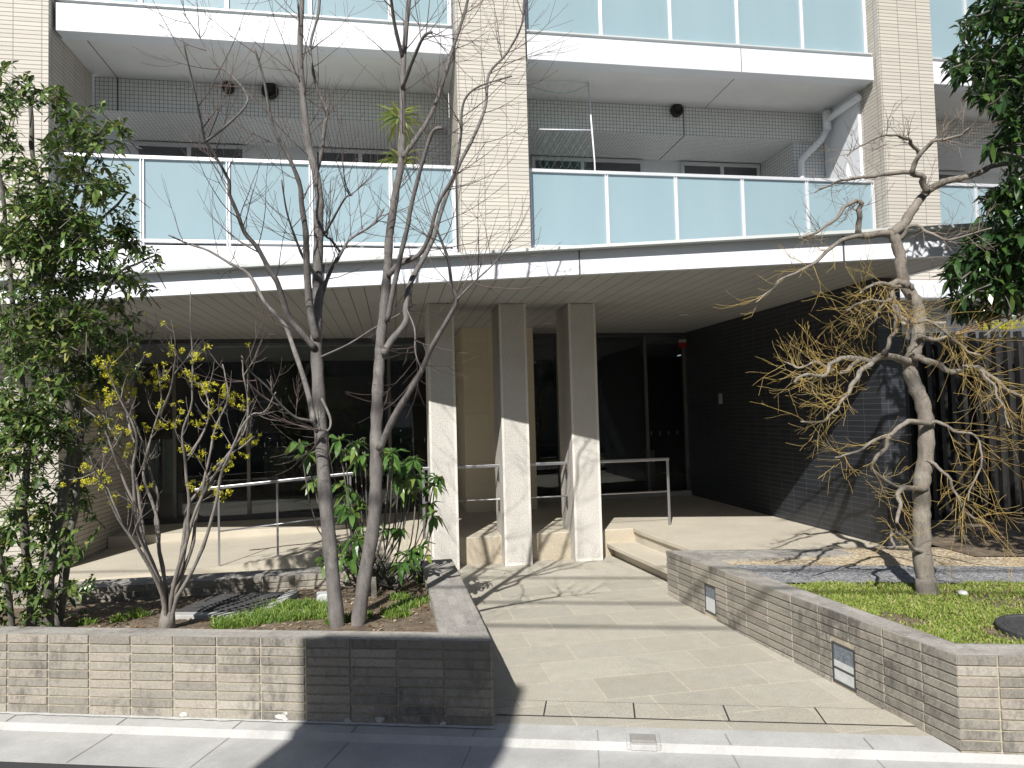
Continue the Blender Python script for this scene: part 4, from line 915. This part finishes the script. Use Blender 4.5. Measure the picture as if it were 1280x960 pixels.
# evergreen tree overhanging from the right
tg = thing('evergreen_tree', 'dark glossy evergreen tree whose branches hang in at the upper right above the fence', 'tree', (5.0,3.15,.35))
mt, lf = MB(), MB(); dg = 4.6
trk = px(1420, 700, dg); mt.tube(catmull([V((trk.x,trk.y,.3)), px(1405,500,dg), px(1395,300,dg), px(1380,100,dg), px(1370,-150,dg), px(1360,-350,dg)], 4), [.10-.003*k for k in range(21)], 10)
for pts in ([(1395,330),(1340,300),(1280,310),(1230,330),(1200,350)],[(1385,150),(1330,120),(1280,90),(1230,75),(1190,85)],[(1380,60),(1320,30),(1260,10),(1220,20)],[(1395,260),(1330,230),(1285,200),(1250,190)],[(1395,390),(1330,385),(1270,395),(1230,420)]): trace(mt, pts, dg, dg-.5, 4, 1, 7)
regions = [(1255,20,38,28,46),(1290,30,40,40,60),(1215,30,16,12,8),(1240,70,38,22,42),(1200,82,14,10,10),(1205,95,12,8,8),(1285,95,40,32,60),(1250,110,34,20,34),(1235,122,14,10,8),(1290,160,40,35,60),(1262,150,20,20,22),(1255,185,20,14,14),(1290,220,28,24,34),(1270,240,26,14,18),(1240,250,20,10,10),(1260,280,30,24,40),(1240,305,34,16,34),(1285,310,34,30,56),(1210,330,24,10,14),(1200,345,20,8,10),(1240,345,40,20,46),(1285,350,32,24,44),(1250,372,30,12,20),(1200,372,14,8,6),(1212,386,14,6,6),(1225,392,20,6,6),(1330,80,40,90,22),(1330,270,40,100,26)]
for x, y, rx, ry, n_ in regions:
    for k in range(int(n_*1.5)):
        a = random.uniform(0,6.283); q = math.sqrt(random.random()); P = px(x+math.cos(a)*rx*q, y+math.sin(a)*ry*q, dg+random.uniform(-.5,.5))
        ax = V((random.uniform(-1,.2),random.uniform(-.7,.5),random.uniform(-.5,.5))).normalized()
        whorl(lf, P, ax, random.randint(4,6), random.uniform(.08,.11), .036, .5, .4)
        if random.random() < .3: mt.tube([P, P-ax*.07+V((0,0,.03)), P-ax*.15+V((0,0,.04))], [.002,.003,.004], 4, False)
for k in range(850):
    d = rnd_dir(); q = random.random()**.4; P = V((4.45+d.x*q*1.05, 2.5+d.y*q*.75, 2.85+d.z*q*.85))
    if (P-CAM).dot(cr)/(P-CAM).dot(cf)*FPX < 690: continue
    whorl(lf, P, V((random.uniform(-1,1),random.uniform(-1,1),random.uniform(-.3,.8))).normalized(), 5, .105, .04, .4, .35)
mt.build('trunk', M['bark_dark'], tg, 0, True); lf.build('crown', M['leaf_right'], tg)

# ------------------------------------------------------------ things on the balconies
yu = thing('yucca_plant', 'spiky yellowing yucca with two heads on the left balcony', 'potted plant', (.2,9.12,3.58))
m = MB(); m.lathe((.2,9.12,3.58), [(.11,0),(.15,.28),(.155,.3),(.13,.3),(.12,.27)], 16); m.build('pot', M['concrete_dark'], yu, 0, True)
m = MB(); m.tube([(.2,9.12,3.8),(.22,9.12,4.4),(.14,9.12,4.9),(.16,9.12,5.35)], [.03,.028,.025,.02], 8); m.build('stem', M['bark_dark'], yu, 0, True)
m = MB()
for c, n_ in ((V((.16,9.10,5.42)),60),(V((.15,9.08,4.86)),46)):
    for k in range(n_):
        d = rnd_dir(); d.z = d.z*.6+(.25 if k % 3 else -.7); L_ = random.uniform(.26,.44); leaf(m, c, d, L_, .04, .25, .1)
m.build('foliage', M['yucca'], yu)
nf = thing('net_frame', 'thin white pole frame with bird net at the left end of the middle balcony', 'net frame', (2.9,9.2,3.58))
m = MB(); m.tube([(2.88,9.3,3.6),(2.86,9.3,5.0),(2.80,9.3,6.14)], .012, 8); m.build('pole', M['white_paint'], nf, 0, True)
m = MB(); m.tube([(2.08,9.3,5.43),(2.83,9.3,5.45)], .011, 8); m.tube([(1.85,9.3,6.12),(2.8,9.3,6.12)], .006, 6); m.build('cross_bar', M['white_paint'], nf, 0, True)
m = MB()
for k in range(-8, 12):
    for s_ in (1,-1):
        x = 1.9+k*.11; p0, p1 = None, None; pts = []
        for q in range(0, 21):
            t_ = q/20; X = x+s_*t_*.9*1.0; Z = 4.7+t_*1.4
            if 1.85 < X < 2.82: pts.append((X, 9.31+.01*math.sin(q), Z))
        if len(pts) > 1: m.tube(pts, .0012, 3, False)
M['net'] = plain('net', (.12,.32,.27), .8); m.build('net', M['net'], nf)
m = MB(); m.tube(catmull([V((1.9,9.3,6.05)),V((2.2,9.3,5.98)),V((2.5,9.3,5.97)),V((2.8,9.3,6.1))],4), .004, 5); m.build('cord', M['net'], nf)
bg_ = 'low balcony plants behind the railing gap'
for k, x in enumerate((-3.4,-2.6,-1.85,-1.1,-.35,.35,2.2,2.9)):
    pp = thing('balcony_plant', ('low green plant glimpsed in the gap under the left balcony glass' if x < 1 else 'low green plant glimpsed in the gap under the middle balcony glass'), 'potted plant', (x,9.15,3.58), bg_+(' left' if x < 1 else ' middle'))
    m = MB(); m.lathe((x,9.15,3.58), [(.07,0),(.09,.06),(.095,.09),(.08,.09)], 12); m.build('pot', M['red'] if k == 5 else M['concrete_dark'], pp, 0, True)
    m = MB()
    for q in range(12): whorl(m, V((x+random.uniform(-.22,.22),9.15+random.uniform(-.08,.05),3.62+random.uniform(.0,.14))), V((0,-.3,1)), 6, .07, .03, .3, .3)
    m.build('foliage', M['leaf_left'], pp)

m = MB(); m.lathe((6.62,9.05,4.72), [(.075,0),(.07,.02),(.035,.16),(.008,.30)], 12); m.tube([(6.62,9.05,3.58),(6.62,9.05,4.75)], .02, 8)
tag(m.build('folded_parasol', M['white_paint'], None, 0, True), 'tip of a folded white parasol at the right end of the middle balcony', 'parasol')
# ------------------------------------------------------------ across the street (behind the camera): what throws the shadows and shows in the glass
hp = thing('shadow_block', 'unseen block added behind the camera, shaped to cast the shadow on the planter wall', 'shadow caster', uv_(-1.8,-1.6,0))  # unseen block, sized to cast the wide shadow on the left planter wall
m = MB(); T = (3.36+1.6)/1.127; m.obox(uv_(-1.68,-1.85), S, N, .50, .25, -.03, .43+T); m.build('block', M['house_wall'], hp, .01)
m = MB(); m.obox(uv_(-1.65,-1.85), S, N, .44, .21, .431+T, .50+T); m.build('cap', M['concrete_dark'], hp, .01)
hs = thing('house', 'row house with tiled hip roof across the street', 'house', uv_(0,-10,0))
m = MB(); m.obox(uv_(0,-11), S, N, 17, 3, -.05, 5.2); m.build('wall', M['house_wall'], hs)
m = MB(); b = [uv_(-17.5,-14.4,5.2),uv_(17.5,-14.4,5.2),uv_(17.5,-7.6,5.2),uv_(-17.5,-7.6,5.2)]; m.hexa(b, [uv_(-14,-11.2,6.6),uv_(14,-11.2,6.6),uv_(14,-10.8,6.6),uv_(-14,-10.8,6.6)]); m.build('roof', M['dark_steel'], hs)
for u in (-12,-7,-2,3,8,13):
    m = MB(); m.obox(uv_(u,-7.97), S, N, .9, .04, 1.0, 2.2); f_ = m.build('window', M['aluminium'], hs); q = MB(); q.obox(uv_(u,-7.92), S, N, .82, .005, 1.08, 2.12); q.build('pane', M['window_glass'], f_)
# overhead cables
def cable(v, z, label):
    m = MB(); pts = [uv_(-22+44*k/24, v, z-.35*math.sin(math.pi*k/24)) for k in range(25)]; m.tube(pts, .018, 6); tag(m.build('cable', M['black'], None, 0, True), label, 'cable')
for v_sh, v, lab in ((5.53,-1.9,'overhead cable across the street, highest of the three'),(4.93,-1.9,'overhead cable across the street, middle one'),(6.35,-1.5,'overhead cable across the street, nearest one')):
    cable(v, (v_sh-v)/1.127+.35, lab)
